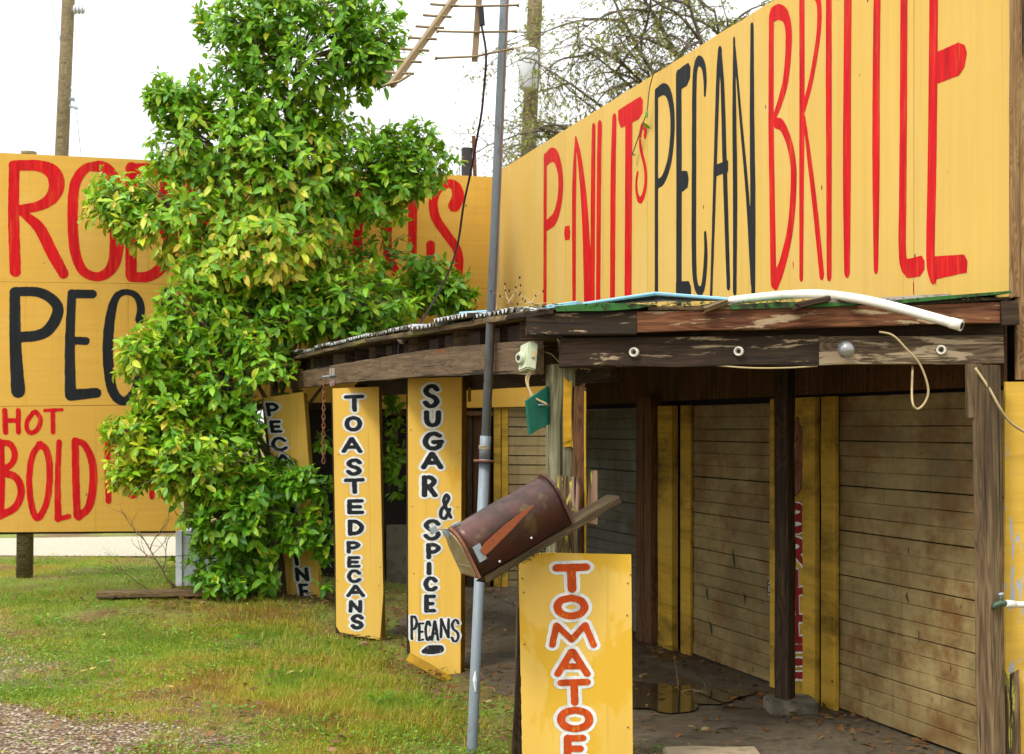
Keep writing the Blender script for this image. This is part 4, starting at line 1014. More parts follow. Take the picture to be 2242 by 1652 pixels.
board('plank_body', Q + ax*.02 + sd_*.075 - up*.026, Q + ax*.735 + sd_*.075 - up*.026, .036, .115, W_mplank, PK, up=up, jit=.0025, rag0=.02)
mv, mf = [], []
for i in range(60):
    p = Q + ax*random.uniform(.02, .34) + sd_*random.uniform(.01, .08) - up*random.uniform(.044, .05); b0 = len(mv)
    mv += [p, p + Vector((random.uniform(.003,.006), 0, 0)), p + Vector((random.uniform(-.01,.01), 0, -random.uniform(.008,.022)))]; mf.append((b0, b0+1, b0+2))
tag(mesh_obj('hanging_moss', mv, mf, M_moss, PK), kind='stuff')

# ================================================================== MAST AND ANTENNA
MS = thing('antenna_mast', D(1034, 1642, 7.15), 'leaning galvanised pipe mast rising from the lawn past the canopy', 'pole')
pb, pm, pt_ = D(1033, 1650, 7.15), D(1062, 990, 7.15), D(1106, -30, 7.15)
tube('lower_pipe', [pb - Vector((0, 0, .1)), pb, pm], .0262, M_galv, MS, 14)
tube('upper_pipe', [pm - Vector((0, 0, .02)), pt_, pt_ + (pt_ - pm).normalized() * .55], .0225, M_galv, MS, 14)
tube('coupling', [D(1061, 1005, 7.15), D(1063.5, 955, 7.15)], .0275, M_galv, MS, 14)
mxd = (pt_ - pm).normalized()
tube('seam', [pm + Vector((.0135, -.0185, 0)), pt_ + mxd*.5 + Vector((.0135, -.0185, 0))], .0028, M_seam, MS, 5)
fl = D(1060, 1012, 7.15)
tube('flange', [fl, fl + mxd * .010], .051, M_seam, MS, 20)
for k in range(3): 
    c_ = D(1061.5, 977 + k*3, 7.15); tube('wire_wrap', [c_ + Vector((math.cos(a)*.029, math.sin(a)*.029, .002*math.sin(3*a + k))) for a in np.linspace(0, 6.2, 14)], .0018, M_cableb, MS, 4)
o = mesh_obj('paint_blotch', *tube_geo([D(1041.5, 1515, 7.122), D(1039.5, 1490, 7.122), D(1041, 1470, 7.122)], [.004, .012, .003], 6), M_wht, MS)
tube('spike', [D(1046, 684, 7.2), D(1066, 689, 7.12)], .005, M_galv, MS, 6)
AN = thing('tv_antenna', D(1108, -60, 7.15), 'tarnished rooftop antenna with cross rods hanging beside the mast', 'antenna')
AY = 7.05
b0_, b1_ = D(983, -4, AY - .25), D(857, 187, AY - .55)
bt = D(1102, -150, AY + .02)
board('boom', bt, b1_, .030, .026, M_gold, AN, jit=.0005, ch=.002)
dirb = (b1_ - b0_)
for k in range(7):
    # cross rods along the boom, spaced evenly
    c_ = b0_ + dirb * ((k * .130) + .085)
    cu = CU + c_.x / c_.y * F; cv_ = HV - (c_.z - H) / c_.y * F
    tube('director_rod', [D(cu - 31, cv_ - 2.0, c_.y - .0), D(cu + 32, cv_ + 2.0, c_.y)], .0062, M_gold, AN, 8)
tube('end_rod', [D(836, 190, AY - .56), D(855, 183, AY - .56), D(874, 179, AY - .56), D(898, 164, AY - .56)], .0062, M_gold, AN, 8)
board('reflector_boom', D(1039, 135, AY - .02), D(1053, -60, AY - .02), .028, .02, M_gold, AN, up=Vector((1, 0, 0)), jit=.0005, ch=.002)
for ua, va, uc, vc, ub, vb in ((973, 14, 1048, 14, 1134, 12), (957, 69, 1044, 71, 1129, 69), (954, 128, 1040, 124, 1122, 107)):
    tube('reflector_rod', [D(ua, va, AY - .04), D(uc, vc, AY - .04), D(ub, vb, AY - .04)], .0055, M_gold, AN, 8)
    for (x, y) in ((ua, va), (ub, vb)): tube('rod_tip', [D(x - 2, y, AY - .04), D(x + 3, y, AY - .04)], .009, M_gold, AN, 8)
board('transformer_case', D(1056, 56, AY - .06), D(1053, 18, AY - .06), .026, .025, M_black, AN, up=Vector((1, 0, 0)), jit=.0005)
cc = [D(1054, 56, 6.99), D(1058, 75, 6.99), D(1063, 105, 7.0), D(1064, 140, 7.0), D(1060, 190, 7.05), D(1054, 250, 7.1), D(1043, 310, 7.2), D(1030, 380, 7.3), D(1015, 450, 7.5), D(1003, 530, 7.7), D(985, 590, 8.0), D(955, 650, 8.4), D(925, 700, 8.8), D(900, 732, 9.1), D(878, 748, 9.25)]
tag(cable('antenna_cable', cc, [.0062]*((len(cc)-1)*8+1), M_cablep), 'thin dark cable hanging from the antenna to the canopy edge', 'cable')
kn = D(877, 742, 9.22)
hb = thing('cable_knot', kn, 'white wire knot and hanging black lead on the canopy edge', 'cable')
cable('loop', [D(866, 722, 9.3), D(862, 730, 9.25), D(870, 742, 9.22), D(880, 750, 9.22), D(890, 742, 9.22), D(900, 733, 9.2)], .006, M_pvc, hb)
tube('knot', [D(874, 741, 9.22), D(879, 746, 9.21), D(883, 752, 9.22)], [.012, .02, .01], M_pvc, hb, 8)
cable('black_lead', [D(876, 748, 9.26), D(873, 765, 9.26), D(875, 790, 9.26), D(880, 812, 9.26), D(888, 828, 9.28)], .008, M_black, hb)

# ================================================================== THINGS ON THE CANOPY
# junction box on the front beam
JB = thing('lamp_box', D(1150, 815, 6.50), 'pale green metal lamp box on the canopy beam', 'lamp box')
jc = D(1155, 784, 6.52)
jx = Vector((.50, -.84, .18)).normalized(); jz = (Vector((.24, .0, 1)) - jx * Vector((.24, .0, 1)).dot(jx)).normalized(); jy = jz.cross(jx)
def jbox(name, c0, c1, mat, bev=.006):
    v, f = boxg(c0, c1); o = mesh_obj(name, [jc + jx*a + jy*b + jz*c for a, b, c in v], f, mat, JB)
    bm = bmesh.new(); bm.from_mesh(o.data); bmesh.ops.bevel(bm, geom=bm.edges[:], offset=bev, segments=2, affect='EDGES'); bm.to_mesh(o.data); bm.free(); return o
jbox('case', (-.035, -.024, -.062), (.045, .024, .062), M_box)
hub = jc + jx*.0 - jy*0
lens_d = Vector((-.80, -.58, -.02)).normalized()
tube('socket_dome', [jc - Vector((.018, .0, .004)), jc + lens_d*.034, jc + lens_d*.05], [.036, .03, .022], M_box, JB, 14)
tube('socket_hole', [jc + lens_d*.048, jc + lens_d*.0515], .012, M_black, JB, 12)
jbox('bracket', (.046, -.006, -.012), (.058, .010, .02), M_cableb, .002)
cable('box_cord', [jc + Vector((.012, -.02, -.055)), jc + Vector((-.005, -.01, -.10)), jc + Vector((.025, -.02, -.17)), jc + Vector((.085, .0, -.205))], .0055, M_cableb, JB)
cable('box_cord', [jc + Vector((.016, -.02, -.055)), jc + Vector((.002, -.01, -.11)), jc + Vector((.018, -.02, -.18)), jc + Vector((.035, .0, -.235))], .0045, M_cableb, JB)
# teal board
tb = [D(1149, 878, 6.42), D(1197, 846, 6.60), D(1199, 928, 6.60), D(1156, 952, 6.42)]
TB = thing('teal_board', tb[3], 'small square teal board nailed to the corner post', 'board')
prism('panel', tb, Vector((.010, .008, 0)), M_teal, TB)
tube('nail', [D(1180, 887, 6.46), D(1202, 888, 6.56)], .004, M_galv, TB, 6)
# lamp sockets along the end beam
for uu, vv, lab in ((1389, 772, 'white porcelain lamp socket on the beam nearest the corner post'), (1618, 770, 'white porcelain lamp socket in the middle of the end beam'), (1857, 768, 'clear glass light bulb in a socket on the end beam'), (2061, 767, 'white porcelain lamp socket on the bleached right end of the beam')):
    p = D(uu, vv, EY - .027); ls = thing('lamp_socket', p, lab, 'lamp socket', 'sockets along the end beam')
    out = Vector((-.35, -.94, .0)).normalized()
    vs_, fs = [], []
    rr = [(.0, .022), (.018, .020), (.020, .0185), (.019, .0145), (.006, .0135), (.006, .0)]
    xx_ = out.cross(Vector((0, 0, 1))).normalized()
    for (h, r) in rr:
        for k in range(16):
            a = 2*math.pi*k/16; vs_.append(p + out*h + (xx_*math.cos(a) + Vector((0, 0, 1))*math.sin(a))*max(r, .0005))
    for i in range(len(rr) - 1):
        for k in range(16): fs.append((i*16 + k, i*16 + (k+1) % 16, (i+1)*16 + (k+1) % 16, (i+1)*16 + k))
    mesh_obj('shell', vs_, fs, M_porc, ls, smooth=True)
    if uu == 1857:
        tube('base', [p + out*.004, p + out*.03], .0128, M_gold, ls, 12)
        bp = [(0.024, .012), (.034, .018), (.048, .031), (.064, .038), (.080, .036), (.094, .024), (.101, .006)]
        tube('bulb', [p + out*h for h, r in bp], [r for h, r in bp], M_glassb, ls, 20)
    else:
        tube('contact', [p + out*.006, p + out*.012], .008, M_dark, ls, 10)
# blue panels on the roof
BP = thing('blue_panel', D(1430, 662, 6.60), 'pale blue panel lying tilted on the canopy roof', 'panel')
prism('sheet', [D(1276, 665.5, 6.52), D(1432, 643.5, 6.54), D(1592, 655.5, 6.56), D(1455, 657, 7.15)], Vector((0, 0, -.008)), M_blue, BP)
board('rim', D(1276, 666, 6.50), D(1432, 643, 6.52), .014, .015, M_blue, BP, jit=.0005)
board('rim', D(1433, 643, 6.52), D(1592, 655.5, 6.54), .016, .015, M_blue, BP, jit=.0005)
B2 = thing('roof_strip', D(1240, 672, 6.5), 'short pale blue strip at the left of the tilted panel', 'strip')
board('strip_body', D(1195, 677, 6.58), D(1272, 666, 6.52), .02, .12, M_blue, B2, jit=.001)
B3 = thing('roof_strip', D(1050, 690, 7.5), 'narrow pale blue strip among the corrugated sheets by the mast', 'strip')
board('strip_body', D(1018, 690, 7.62), D(1080, 686, 7.52), .024, .1, M_blue, B3, jit=.001)
# white pipe
wp = [D(1600, 659, 7.0), D(1660, 652, 6.85), D(1730, 646, 6.68), D(1800, 645, 6.52), D(1880, 655, 6.38), D(1960, 673, 6.25), D(2040, 695, 6.14), D(2106, 714, 6.06)]
PV = thing('white_pipe', wp[3], 'long bent white plastic pipe drooping off the canopy roof', 'pipe')
pts = [Vector(tuple(p)) for p in crom([tuple(p) for p in wp], 8)]
tube('pipe_body', pts, .0205, M_pvc, PV, 18)
dl = (pts[-1] - pts[-3]).normalized()
tube('bore', [pts[-1] - dl*.002, pts[-1] + dl*.0008], .0155, M_dark, PV, 18)
tube('collar', [pts[-1] - dl*.05, pts[-1] - dl*.001], .0232, M_pvc, PV, 18)
# dead twigs on the roof
def twigs(base, n, spread, length, rad, seed, mat, name, label, cat='twigs', parent=None, berries=False):
    r = random.Random(seed); Tt = thing(name, base, label, cat) if parent is None else parent
    for i in range(n):
        p = Vector(base) + Vector((r.uniform(-1, 1)*spread, r.uniform(-1, 1)*spread*.5, 0)); d = Vector((r.uniform(-1, 1), r.uniform(-.6, .6), r.uniform(.1, 1.1))).normalized()
        pts = [p]
        for k in range(6):
            d = (d + Vector((r.uniform(-.35, .35), r.uniform(-.35, .35), r.uniform(-.3, .2)))).normalized(); pts.append(pts[-1] + d * length / 6 * r.uniform(.6, 1.2))
        tube('twig', pts, [rad * (1 - .12*k) for k in range(7)], mat, Tt, 4)
        if berries:
            for q in pts[4::2]: tube('seed_head', [q - Vector((0, 0, .006)), q, q + Vector((0, 0, .007))], [.002, .005, .001], W_dark, Tt, 6)
    return Tt
twigs(D(1150, 668, 6.7), 9, .10, .14, .0022, 4, M_cableb, 'dry_weeds', 'dry straw coloured weeds growing on the canopy roof', 'weeds', berries=True)
twigs(D(1265, 810, 6.7), 8, .06, .22, .0024, 9, M_cableb, 'dead_vine', 'dead vine twigs tangled under the end beam', 'vine')
# cords
tag(cable('hanging_cord', [D(1925, 727, 6.44), D(1955, 735, 6.42), D(1985, 765, 6.41), D(2015, 800, 6.41), D(2032, 850, 6.41), D(2026, 880, 6.41), D(2008, 896, 6.41), D(1997, 875, 6.41), D(1998, 800, 6.55)], .0052, M_cableb), 'looped tan cord hanging from the bleached end of the beam', 'cord')
tag(cable('wall_cord', [D(2135, 806, 6.40), D(2165, 850, 6.385), D(2190, 895, 6.385), D(2212, 925, 6.42), D(2250, 950, 6.47), D(2300, 975, 6.48)], .0062, M_cableb), 'tan cord running from the right post across the yellow wall', 'cord')
tag(cable('beam_wire', [D(1560, 800, 6.52), D(1640, 806, 6.50), D(1720, 806, 6.50), D(1790, 802, 6.52)], .004, M_cableb), 'thin tan wire under the middle of the end beam', 'wire')
# chain
CHN = thing('rusty_chain', D(709, 838, 10.95), 'rusty chain hanging from a pipe stub beside the toasted pecans board', 'chain')
tube('stub_pipe', [D(705, 826, 10.9), D(736, 823, 10.9)], .008, M_galv, CHN, 8)
board('hanger', D(729, 846, 10.92), D(728, 806, 10.92), .04, .02, W_cream, CHN, up=Vector((1, 0, 0)))
v = 832.; k = 0
while v < 1006:
    c_ = D(709 - (v - 832)*.004, v + 5, 10.88); e = Vector((1, 0, 0)) if k % 2 == 0 else Vector((.25, .97, 0))
    tube('link', [c_ + e*(.011*math.cos(a)) + Vector((0, 0, .022*math.sin(a))) for a in np.linspace(0, 2*math.pi, 13)], .0042, M_chain, CHN, 5); v += 9.6; k += 1
# faucet
FA = thing('faucet', D(2190, 1325, 6.40), 'green corroded faucet on a white pipe by the right post', 'faucet')
tube('supply_pipe', [D(2203, 1323, 6.37), D(2300, 1326, 6.45)], .0135, M_pvc, FA, 12)
tube('coupling', [D(2202, 1322, 6.37), D(2222, 1324, 6.385)], .0165, M_pvc, FA, 12)
tube('body', [D(2202, 1322, 6.37), D(2190, 1321, 6.365), D(2180, 1325, 6.36), D(2174, 1333, 6.36)], [.011, .014, .012, .010], M_brass, FA, 10)
tube('stem', [D(2190, 1322, 6.365), D(2191, 1303, 6.365)], [.007, .006], M_brass, FA, 8)
tube('handle', [D(2186, 1303, 6.365), D(2197, 1301, 6.365)], .008, M_zinc, FA, 8)
# floor litter pieces
for i, (u0, v0, u1, v1, lab) in enumerate(((1580, 1557, 1655, 1562, 'dark rotten wood chunk on the floor beside the concrete block'), (1563, 1607, 1618, 1602, 'small charred stick on the floor near the paver'))):
    Y = F * H / ((v0 + v1)/2 - HV); t_ = thing('wood_scrap', D(u0, v0, Y), lab, 'wood scrap')
    board('scrap_body', D(u0, v0 - 5, Y), D(u1, v1 - 5, Y), .03, .05, W_dark, t_, rag0=.05, rag1=.05, jit=.008)
twigs(D(1510, 1520, 8.55), 5, .12, .22, .002, 12, M_cableb, 'dry_twig', 'thin dry twigs lying by the puddle', 'twigs')

# ================================================================== LEFT BACKGROUND THINGS
gb = g(-2.7, 12.9)
WC = thing('metal_cabinet', D(420, 1298, 13.05), 'pale metal cabinet half buried under the bush', 'cabinet')
cx0, cx1 = D(388, 1298, 13.05).x, D(480, 1298, 13.05).x
v, f = boxg((cx0, 13.05, gb), (cx1, 13.5, gb + .48)); mesh_obj('case', v, f, M_metalbox, WC)
v, f = boxg((cx0 - .01, 13.03, gb), (cx0 + .045, 13.06, gb + .48)); mesh_obj('corner_trim', v, f, M_xfmr, WC)
GP = thing('ground_plank', D(320, 1308, 12.6), 'long grey plank lying in the grass in front of the cabinet', 'plank')
board('plank_body', D(215, 1307, 12.45) + Vector((0, 0, .02)), D(450, 1303, 12.5) + Vector((0, 0, .02)), .05, .15, W_plank, GP)
DB = thing('dead_branch', D(385, 1290, 12.9), 'bare dead branches bending up from the ground under the big sign', 'branch')
r = random.Random(5)
def dead(p, d, L, rad, lev):
    pts = [p]
    for k in range(6):
        d = (d + Vector((r.uniform(-.3, .3), r.uniform(-.2, .2), r.uniform(-.15, .25)))).normalized(); pts.append(pts[-1] + d*L/6)
    tube('branch', pts, [rad*(1 - .11*k) for k in range(7)], W_pole, DB, 5)
    if lev:
        for k in (2, 3, 4, 5):
            if r.random() < .8: dead(pts[k], (d + Vector((r.uniform(-1, 1), r.uniform(-.5, .3), r.uniform(-.2, .8)))).normalized(), L*.55, rad*.5, lev - 1)
dead(D(386, 1288, 12.95), Vector((-.8, -.1, .5)).normalized(), .62, .011, 2)
dead(D(340, 1296, 12.9), Vector((-.7, -.2, .35)).normalized(), .42, .006, 2)
dead(D(368, 1170, 13.2), Vector((-.3, -.1, -.6)).normalized(), .4, .004, 1)
# utility poles
def upole(u0, v0, u1, v1, Y, r0, r1, label):
    a, b = D(u0, v0, Y), D(u1, v1, Y); dd = (b - a) / (b.z - a.z)
    base = Vector((a.x - dd.x*a.z, Y, 0)); topp = b + dd * 1.8
    U = thing('utility_pole', base, label, 'utility pole', 'utility poles behind the signs')
    tube('shaft', [base, base + (topp - base)*.5, topp], [r0, (r0 + r1)/2, r1], W_pole, U, 16)
    return U
U1 = upole(135, 340, 150, 0, 24, .125, .098, 'tall wooden utility pole at the left behind the big sign')
tube('bolt', [D(158, 22, 23.9), D(163, 22, 23.9)], .02, M_galv, U1, 8)
for k in range(6): tube('insulator', [D(163 + k*4, 22, 23.9), D(166 + k*4, 22, 23.9)], .075 if k % 2 == 0 else .05, M_xfmr, U1, 12)
board('hardware', D(152, 233, 23.85), D(170, 238, 23.85), .04, .04, M_zinc, U1); board('hardware', D(153, 217, 23.85), D(163, 219, 23.85), .05, .05, M_galv, U1)
tag(cable('guy_wire', [D(108, -20, 24), D(122, 45, 24), D(133, 95, 24)], .008, M_blue), 'thin wire reaching the left utility pole from above', 'wire')
tag(cable('service_wire', [D(155, 190, 23.8), D(163, 222, 23.8), D(170, 270, 24), D(178, 345, 24.5)], .006, M_blue), 'faint wire dropping from the left utility pole', 'wire')
U2 = upole(1157, 330, 1172, 0, 22, .125, .105, 'vine covered utility pole carrying a grey transformer')
cz = D(1157, 155, 21.62)
tube('transformer_can', [D(1156, 197, 21.65), D(1156, 193, 21.65), D(1158, 120, 21.65), D(1158, 113, 21.65), D(1158, 108, 21.65)], [.10, .135, .145, .145, .11], M_xfmr, U2, 18)
tube('can_lid', [D(1158, 121, 21.65), D(1158, 117, 21.65)], .158, M_xfmr, U2, 18)
tube('bushing', [D(1152, 112, 21.6), D(1149, 92, 21.6)], [.05, .06], M_porc, U2, 10); tube('bushing', [D(1138, 112, 21.6), D(1131, 100, 21.6)], [.03, .055], M_porc, U2, 10)

# ================================================================== FOLIAGE
def leaf_material(name, stops, trans=.35, rough=.40, spec=.38):
    M = MG(name); at = M.nt.nodes.new('ShaderNodeAttribute'); at.attribute_name = 'rnd'
    col = M.ramp(at.outputs['Fac'], stops)
    n = M.noise(M.coord((30, 30, 30), rnd=False, world=True), 1.0, 3, .6)
    col = M.mix(.25, col, M.mix(n, col, (.02, .04, .005)))
    m = M.done(col, rough, 0, spec)
    tr = M.nt.nodes.new('ShaderNodeBsdfTranslucent'); M.L(M.mix(.4, col, (.38, .58, .02)), tr.inputs[0])
    ms = M.nt.nodes.new('ShaderNodeMixShader'); ms.inputs[0].default_value = trans
    M.L(M.b.outputs[0], ms.inputs[1]); M.L(tr.outputs[0], ms.inputs[2]); M.L(ms.outputs[0], M.out.inputs[0])
    return m
M_leaf = leaf_material('bush_leaf', [(0, (.035, .135, .008)), (.28, (.088, .275, .010)), (.52, (.19, .44, .014)), (.72, (.37, .58, .02)), (.85, (.58, .60, .03)), (.94, (.66, .50, .05)), (1, (.55, .20, .03))], .32)
LT = np.array([(0,0,0), (.3,0,.0), (.65,0,-.02), (1,0,-.11), (.28,.19,.06), (.62,.20,.035), (.28,-.19,.06), (.62,-.20,.035), (.86,.09,-.04), (.86,-.09,-.04)], dtype=float)
LF = np.array([(0,1,4), (1,5,4), (1,2,5), (2,8,5), (2,3,8), (0,6,1), (1,6,7), (1,7,2), (2,7,9), (2,9,3)])
def leaf_frames(d, nrm):
    d = d / np.linalg.norm(d, axis=1, keepdims=True)
    y = np.cross(nrm, d); y /= np.linalg.norm(y, axis=1, keepdims=True) + 1e-9
    z = np.cross(d, y)
    return np.stack([d, y, z], axis=2)               # columns
def make_leaves(pos, d, nrm, size):
    R = leaf_frames(d, nrm)
    V = np.einsum('nij,kj->nki', R, LT) * size[:, None, None] + pos[:, None, :]
    n = len(pos); Fc = (LF[None] + (np.arange(n) * len(LT))[:, None, None]).reshape(-1, 3)
    return V.reshape(-1, 3), Fc
Z3 = np.array([0, 0, 1.])
blobs = [(560,700,150,100,12.95,.4,80,.2,.2), (470,590,120,70,12.8,.35,60,.5,.5), (610,250,150,90,13.1,.45,80,.15,.2), (720,330,110,90,13.2,.4,70,.2,.25), (700,590,120,70,13.3,.35,30,.25,.3), (380,880,110,80,12.5,.35,70,.5,.1), (560,1060,120,70,12.6,.35,50,.08,.1), (800,700,120,40,13.6,.3,45,.12,.1), # u, v, ru, rv, Y, ry, number of shoots, yellowness, hang
 (650,130,215,125,13.1,.55,190,.1,.1), (560,60,115,95,13.1,.45,90,.05,.1), (805,95,80,100,13.1,.4,95,.05,.1), (440,45,24,48,13.1,.1,7,.05,.1), (700,15,150,50,13.1,.4,60,.05,.1),
 (395,225,82,66,13.0,.35,75,.1,.1), (480,320,170,100,13.0,.5,115,.2,.2), (265,445,80,72,12.9,.35,62,.35,.1), (390,470,160,100,12.9,.45,125,.45,.35),
 (600,360,190,150,13.1,.55,190,.35,.4), (885,350,105,84,13.4,.4,125,.05,.1), (770,430,160,80,13.4,.4,100,.15,.2), (560,545,165,95,12.9,.45,150,.62,.8), (690,480,110,90,13.2,.35,34,.35,.5),
 (830,560,125,60,13.6,.25,26,.1,.2), (920,640,125,50,13.75,.3,85,.12,.1), (690,665,225,90,13.3,.5,200,.15,.15), (430,690,115,90,12.7,.4,85,.3,.15), (320,775,75,66,12.5,.35,60,.5,.1),
 (500,830,175,130,12.7,.5,170,.22,.15), (300,955,75,66,12.4,.35,65,.62,.1), (430,1010,150,105,12.4,.45,140,.42,.12), (285,1035,55,45,12.4,.3,35,.6,.1), (520,1120,135,100,12.5,.45,130,.05,.15),
 (560,960,110,120,12.75,.4,90,.08,.1), (490,1220,90,80,12.6,.35,60,.05,.15), (590,1240,90,70,12.65,.3,55,.05,.2), (540,1290,70,30,12.5,.2,24,.05,.2),
 (655,1055,62,42,12.3,.15,26,.06,.1), (665,1160,62,60,12.35,.15,34,.04,.15), (700,1215,28,55,12.35,.1,12,.03,.2), (705,1290,26,32,12.4,.1,9,.03,.2), (690,940,35,60,12.9,.15,12,.03,.2),
 (866,1000,22,110,13.6,.2,16,.03,.2), (860,870,25,40,13.7,.2,9,.03,.2), (770,790,120,40,13.6,.3,30,.05,.2), (955,600,70,40,13.8,.2,26,.1,.1), (1000,650,48,42,13.8,.2,26,.1,.1)]
LP, LD, LN, LS, LR = [], [], [], [], []
tips = []
nBn = np.array(nB); E2n = np.array(E2)
for (u, v, ru, rv, Y, ry, n, yel, hang) in blobs:
    c = np.array(D(u, v, Y)); k = Y / F; R3 = np.array([ru*k, ry, rv*k])
    for i in range(int(n * 1.55)):
        q = RNG.normal(size=3); q[1] -= .35; q /= np.linalg.norm(q)
        rad = RNG.uniform(.42, 1.04) ** .7 if RNG.random() > .07 else RNG.uniform(1.05, 1.3)
        p = c + q * R3 * rad
        if (p - E2n) @ nBn < .10: continue
        if p[2] < g(p[0], p[1]) + .06: continue
        pu, pv_ = CU + p[0]/p[1]*F, HV - (p[2] - H)/p[1]*F
        if p[1] < 13.0 and ((556 + (pv_ - 860)*.13 < pu < 712 and 830 < pv_ < 1012) or (600 < pu < 712 and 1205 < pv_ < 1318)): continue   # the leaning board stands clear here
        # keep out of the canopy volume
        if p[1] < 13.35 and p[0] > fx(p[1]) - .02 and 1.75 < p[2] < 2.32: continue
        out = q / (R3 / R3.max()); out /= np.linalg.norm(out)
        d0 = out * .8 + Z3 * (.55 - hang * .8) + RNG.normal(size=3) * .25; d0 /= np.linalg.norm(d0)
        tips.append((p, d0, c))
        m = int(RNG.integers(6, 11)); ref = np.cross(d0, RNG.normal(size=3)); ref /= np.linalg.norm(ref); ref2 = np.cross(d0, ref)
        ytip = yel * (1.15 if p[2] < c[2] else .8) + RNG.normal() * .13
        for j in range(m):
            a = j * 2.4 + RNG.uniform(-.4, .4); al = RNG.uniform(.7, 1.55) if j < m - 2 else RNG.uniform(.15, .5)
            ld = d0*math.cos(al) + (ref*math.cos(a) + ref2*math.sin(a))*math.sin(al)
            old = RNG.random() < hang
            ld = ld + Z3 * (-1.3 if old else -.16) * RNG.uniform(.5, 1.2)
            ln = d0 * .7 + Z3 * .55 + RNG.normal(size=3) * .22 + (np.array([0, -1.3, 0]) if old else 0)
            LP.append(p + d0 * RNG.uniform(-.10, .015)); LD.append(ld); LN.append(ln)
            LS.append(RNG.uniform(.060, .128) * (1.08 if old else 1) * (.6 if j >= m - 2 else 1))
            base = .35 + RNG.normal() * .15 + max(0, ytip) * .56 + (.08 if old else 0) + (.14 if j >= m - 2 else 0)
            if RNG.random() < .004: base = RNG.uniform(.9, 1.)
            LR.append(min(max(base, 0), .93 if RNG.random() > .005 else 1))
LP, LD, LN, LS, LR = map(np.array, (LP, LD, LN, LS, LR))
BU = thing('leafy_bush', D(595, 1300, 13.35), 'tall glossy green bush with yellowing leaves covering the big sign', 'bush')
# the 300 largest-looking leaves are parts of their own, the rest one mass
order = np.argsort(-LS / LP[:, 1]); own = order[:300]; rest = order[300:]
V_, Fc = make_leaves(LP[rest], LD[rest], LN[rest], LS[rest])
tag(np_mesh('foliage', V_, Fc, M_leaf, BU, np.repeat(LR[rest], len(LT)), smooth=True), kind='stuff')
leaf_me = []
for k in range(6):
    me = bpy.data.meshes.new('leaf'); me.from_pydata([tuple(p) for p in LT], [], [tuple(int(q) for q in f) for f in LF]); me.materials.append(M_leaf)
    a = me.attributes.new('rnd', 'FLOAT', 'POINT'); a.data.foreach_set('value', np.full(len(LT), (.2, .32, .42, .55, .7, .84)[k], dtype=np.float32))
    for p in me.polygons: p.use_smooth = True
    leaf_me.append(me)
Rr = leaf_frames(LD[own], LN[own]); bl = wloc(BU)
for i, idx in enumerate(own):
    k = int(np.argmin(np.abs(np.array([.2, .32, .42, .55, .7, .84]) - LR[idx])))
    o = bpy.data.objects.new('leaf', leaf_me[k]); link(o, BU)
    mm = Matrix(Rr[i].tolist()).to_4x4(); o.matrix_basis = Matrix.Translation(Vector(LP[idx]) - bl) @ mm @ Matrix.Scale(LS[idx], 4)
# trunks and limbs
M_bark = simple('bush_bark', (.13, .095, .055), .85, 0, .3, (30, 30, 6))
tr0 = Vector((D(595, 1300, 13.35).x, 13.35, .05))
cen = [D(u, v, Y + .05) for (u, v, ru, rv, Y, ry, n, yel, hang) in blobs if n >= 30]
trunk = [tr0, tr0 + Vector((.02, .0, .9)), D(600, 750, 13.3), D(598, 560, 13.25), D(590, 330, 13.15), D(640, 120, 13.1)]
tube('trunk', [Vector(tuple(p)) for p in crom([tuple(p) for p in trunk], 6)], list(np.linspace(.05, .012, 31)), M_bark, BU, 8)
tv, tf = [], []
def addt(pts, rad, sides=5):
    a, b = tube_geo(pts, rad, sides); o_ = len(tv); tv.extend(a); tf.extend([tuple(q + o_ for q in f_) for f_ in b])
for c in cen:
    zz = max(.3, c.z - .9); f = min(1, max(0, (zz - trunk[0].z) / (trunk[-1].z - trunk[0].z)))
    st_ = trunk[0].lerp(trunk[-1], f); mid = st_.lerp(c, .5) + Vector((0, 0, .12))
    tube('limb', [Vector(tuple(p)) for p in crom([tuple(st_), tuple(mid), tuple(c)], 5)], list(np.linspace(.022, .008, 11)), M_bark, BU, 6)
for p, d0, c in tips:
    if random.random() < .55:
        p_, c_ = Vector(p), Vector(c); s_ = c_.lerp(p_, .25)
        addt([s_, s_.lerp(p_, .55) + Vector((0, 0, .02)), p_ + Vector(d0)*.02], [.006, .0042, .002], 4)
tag(mesh_obj('twigs', tv, tf, M_bark, BU), kind='stuff')

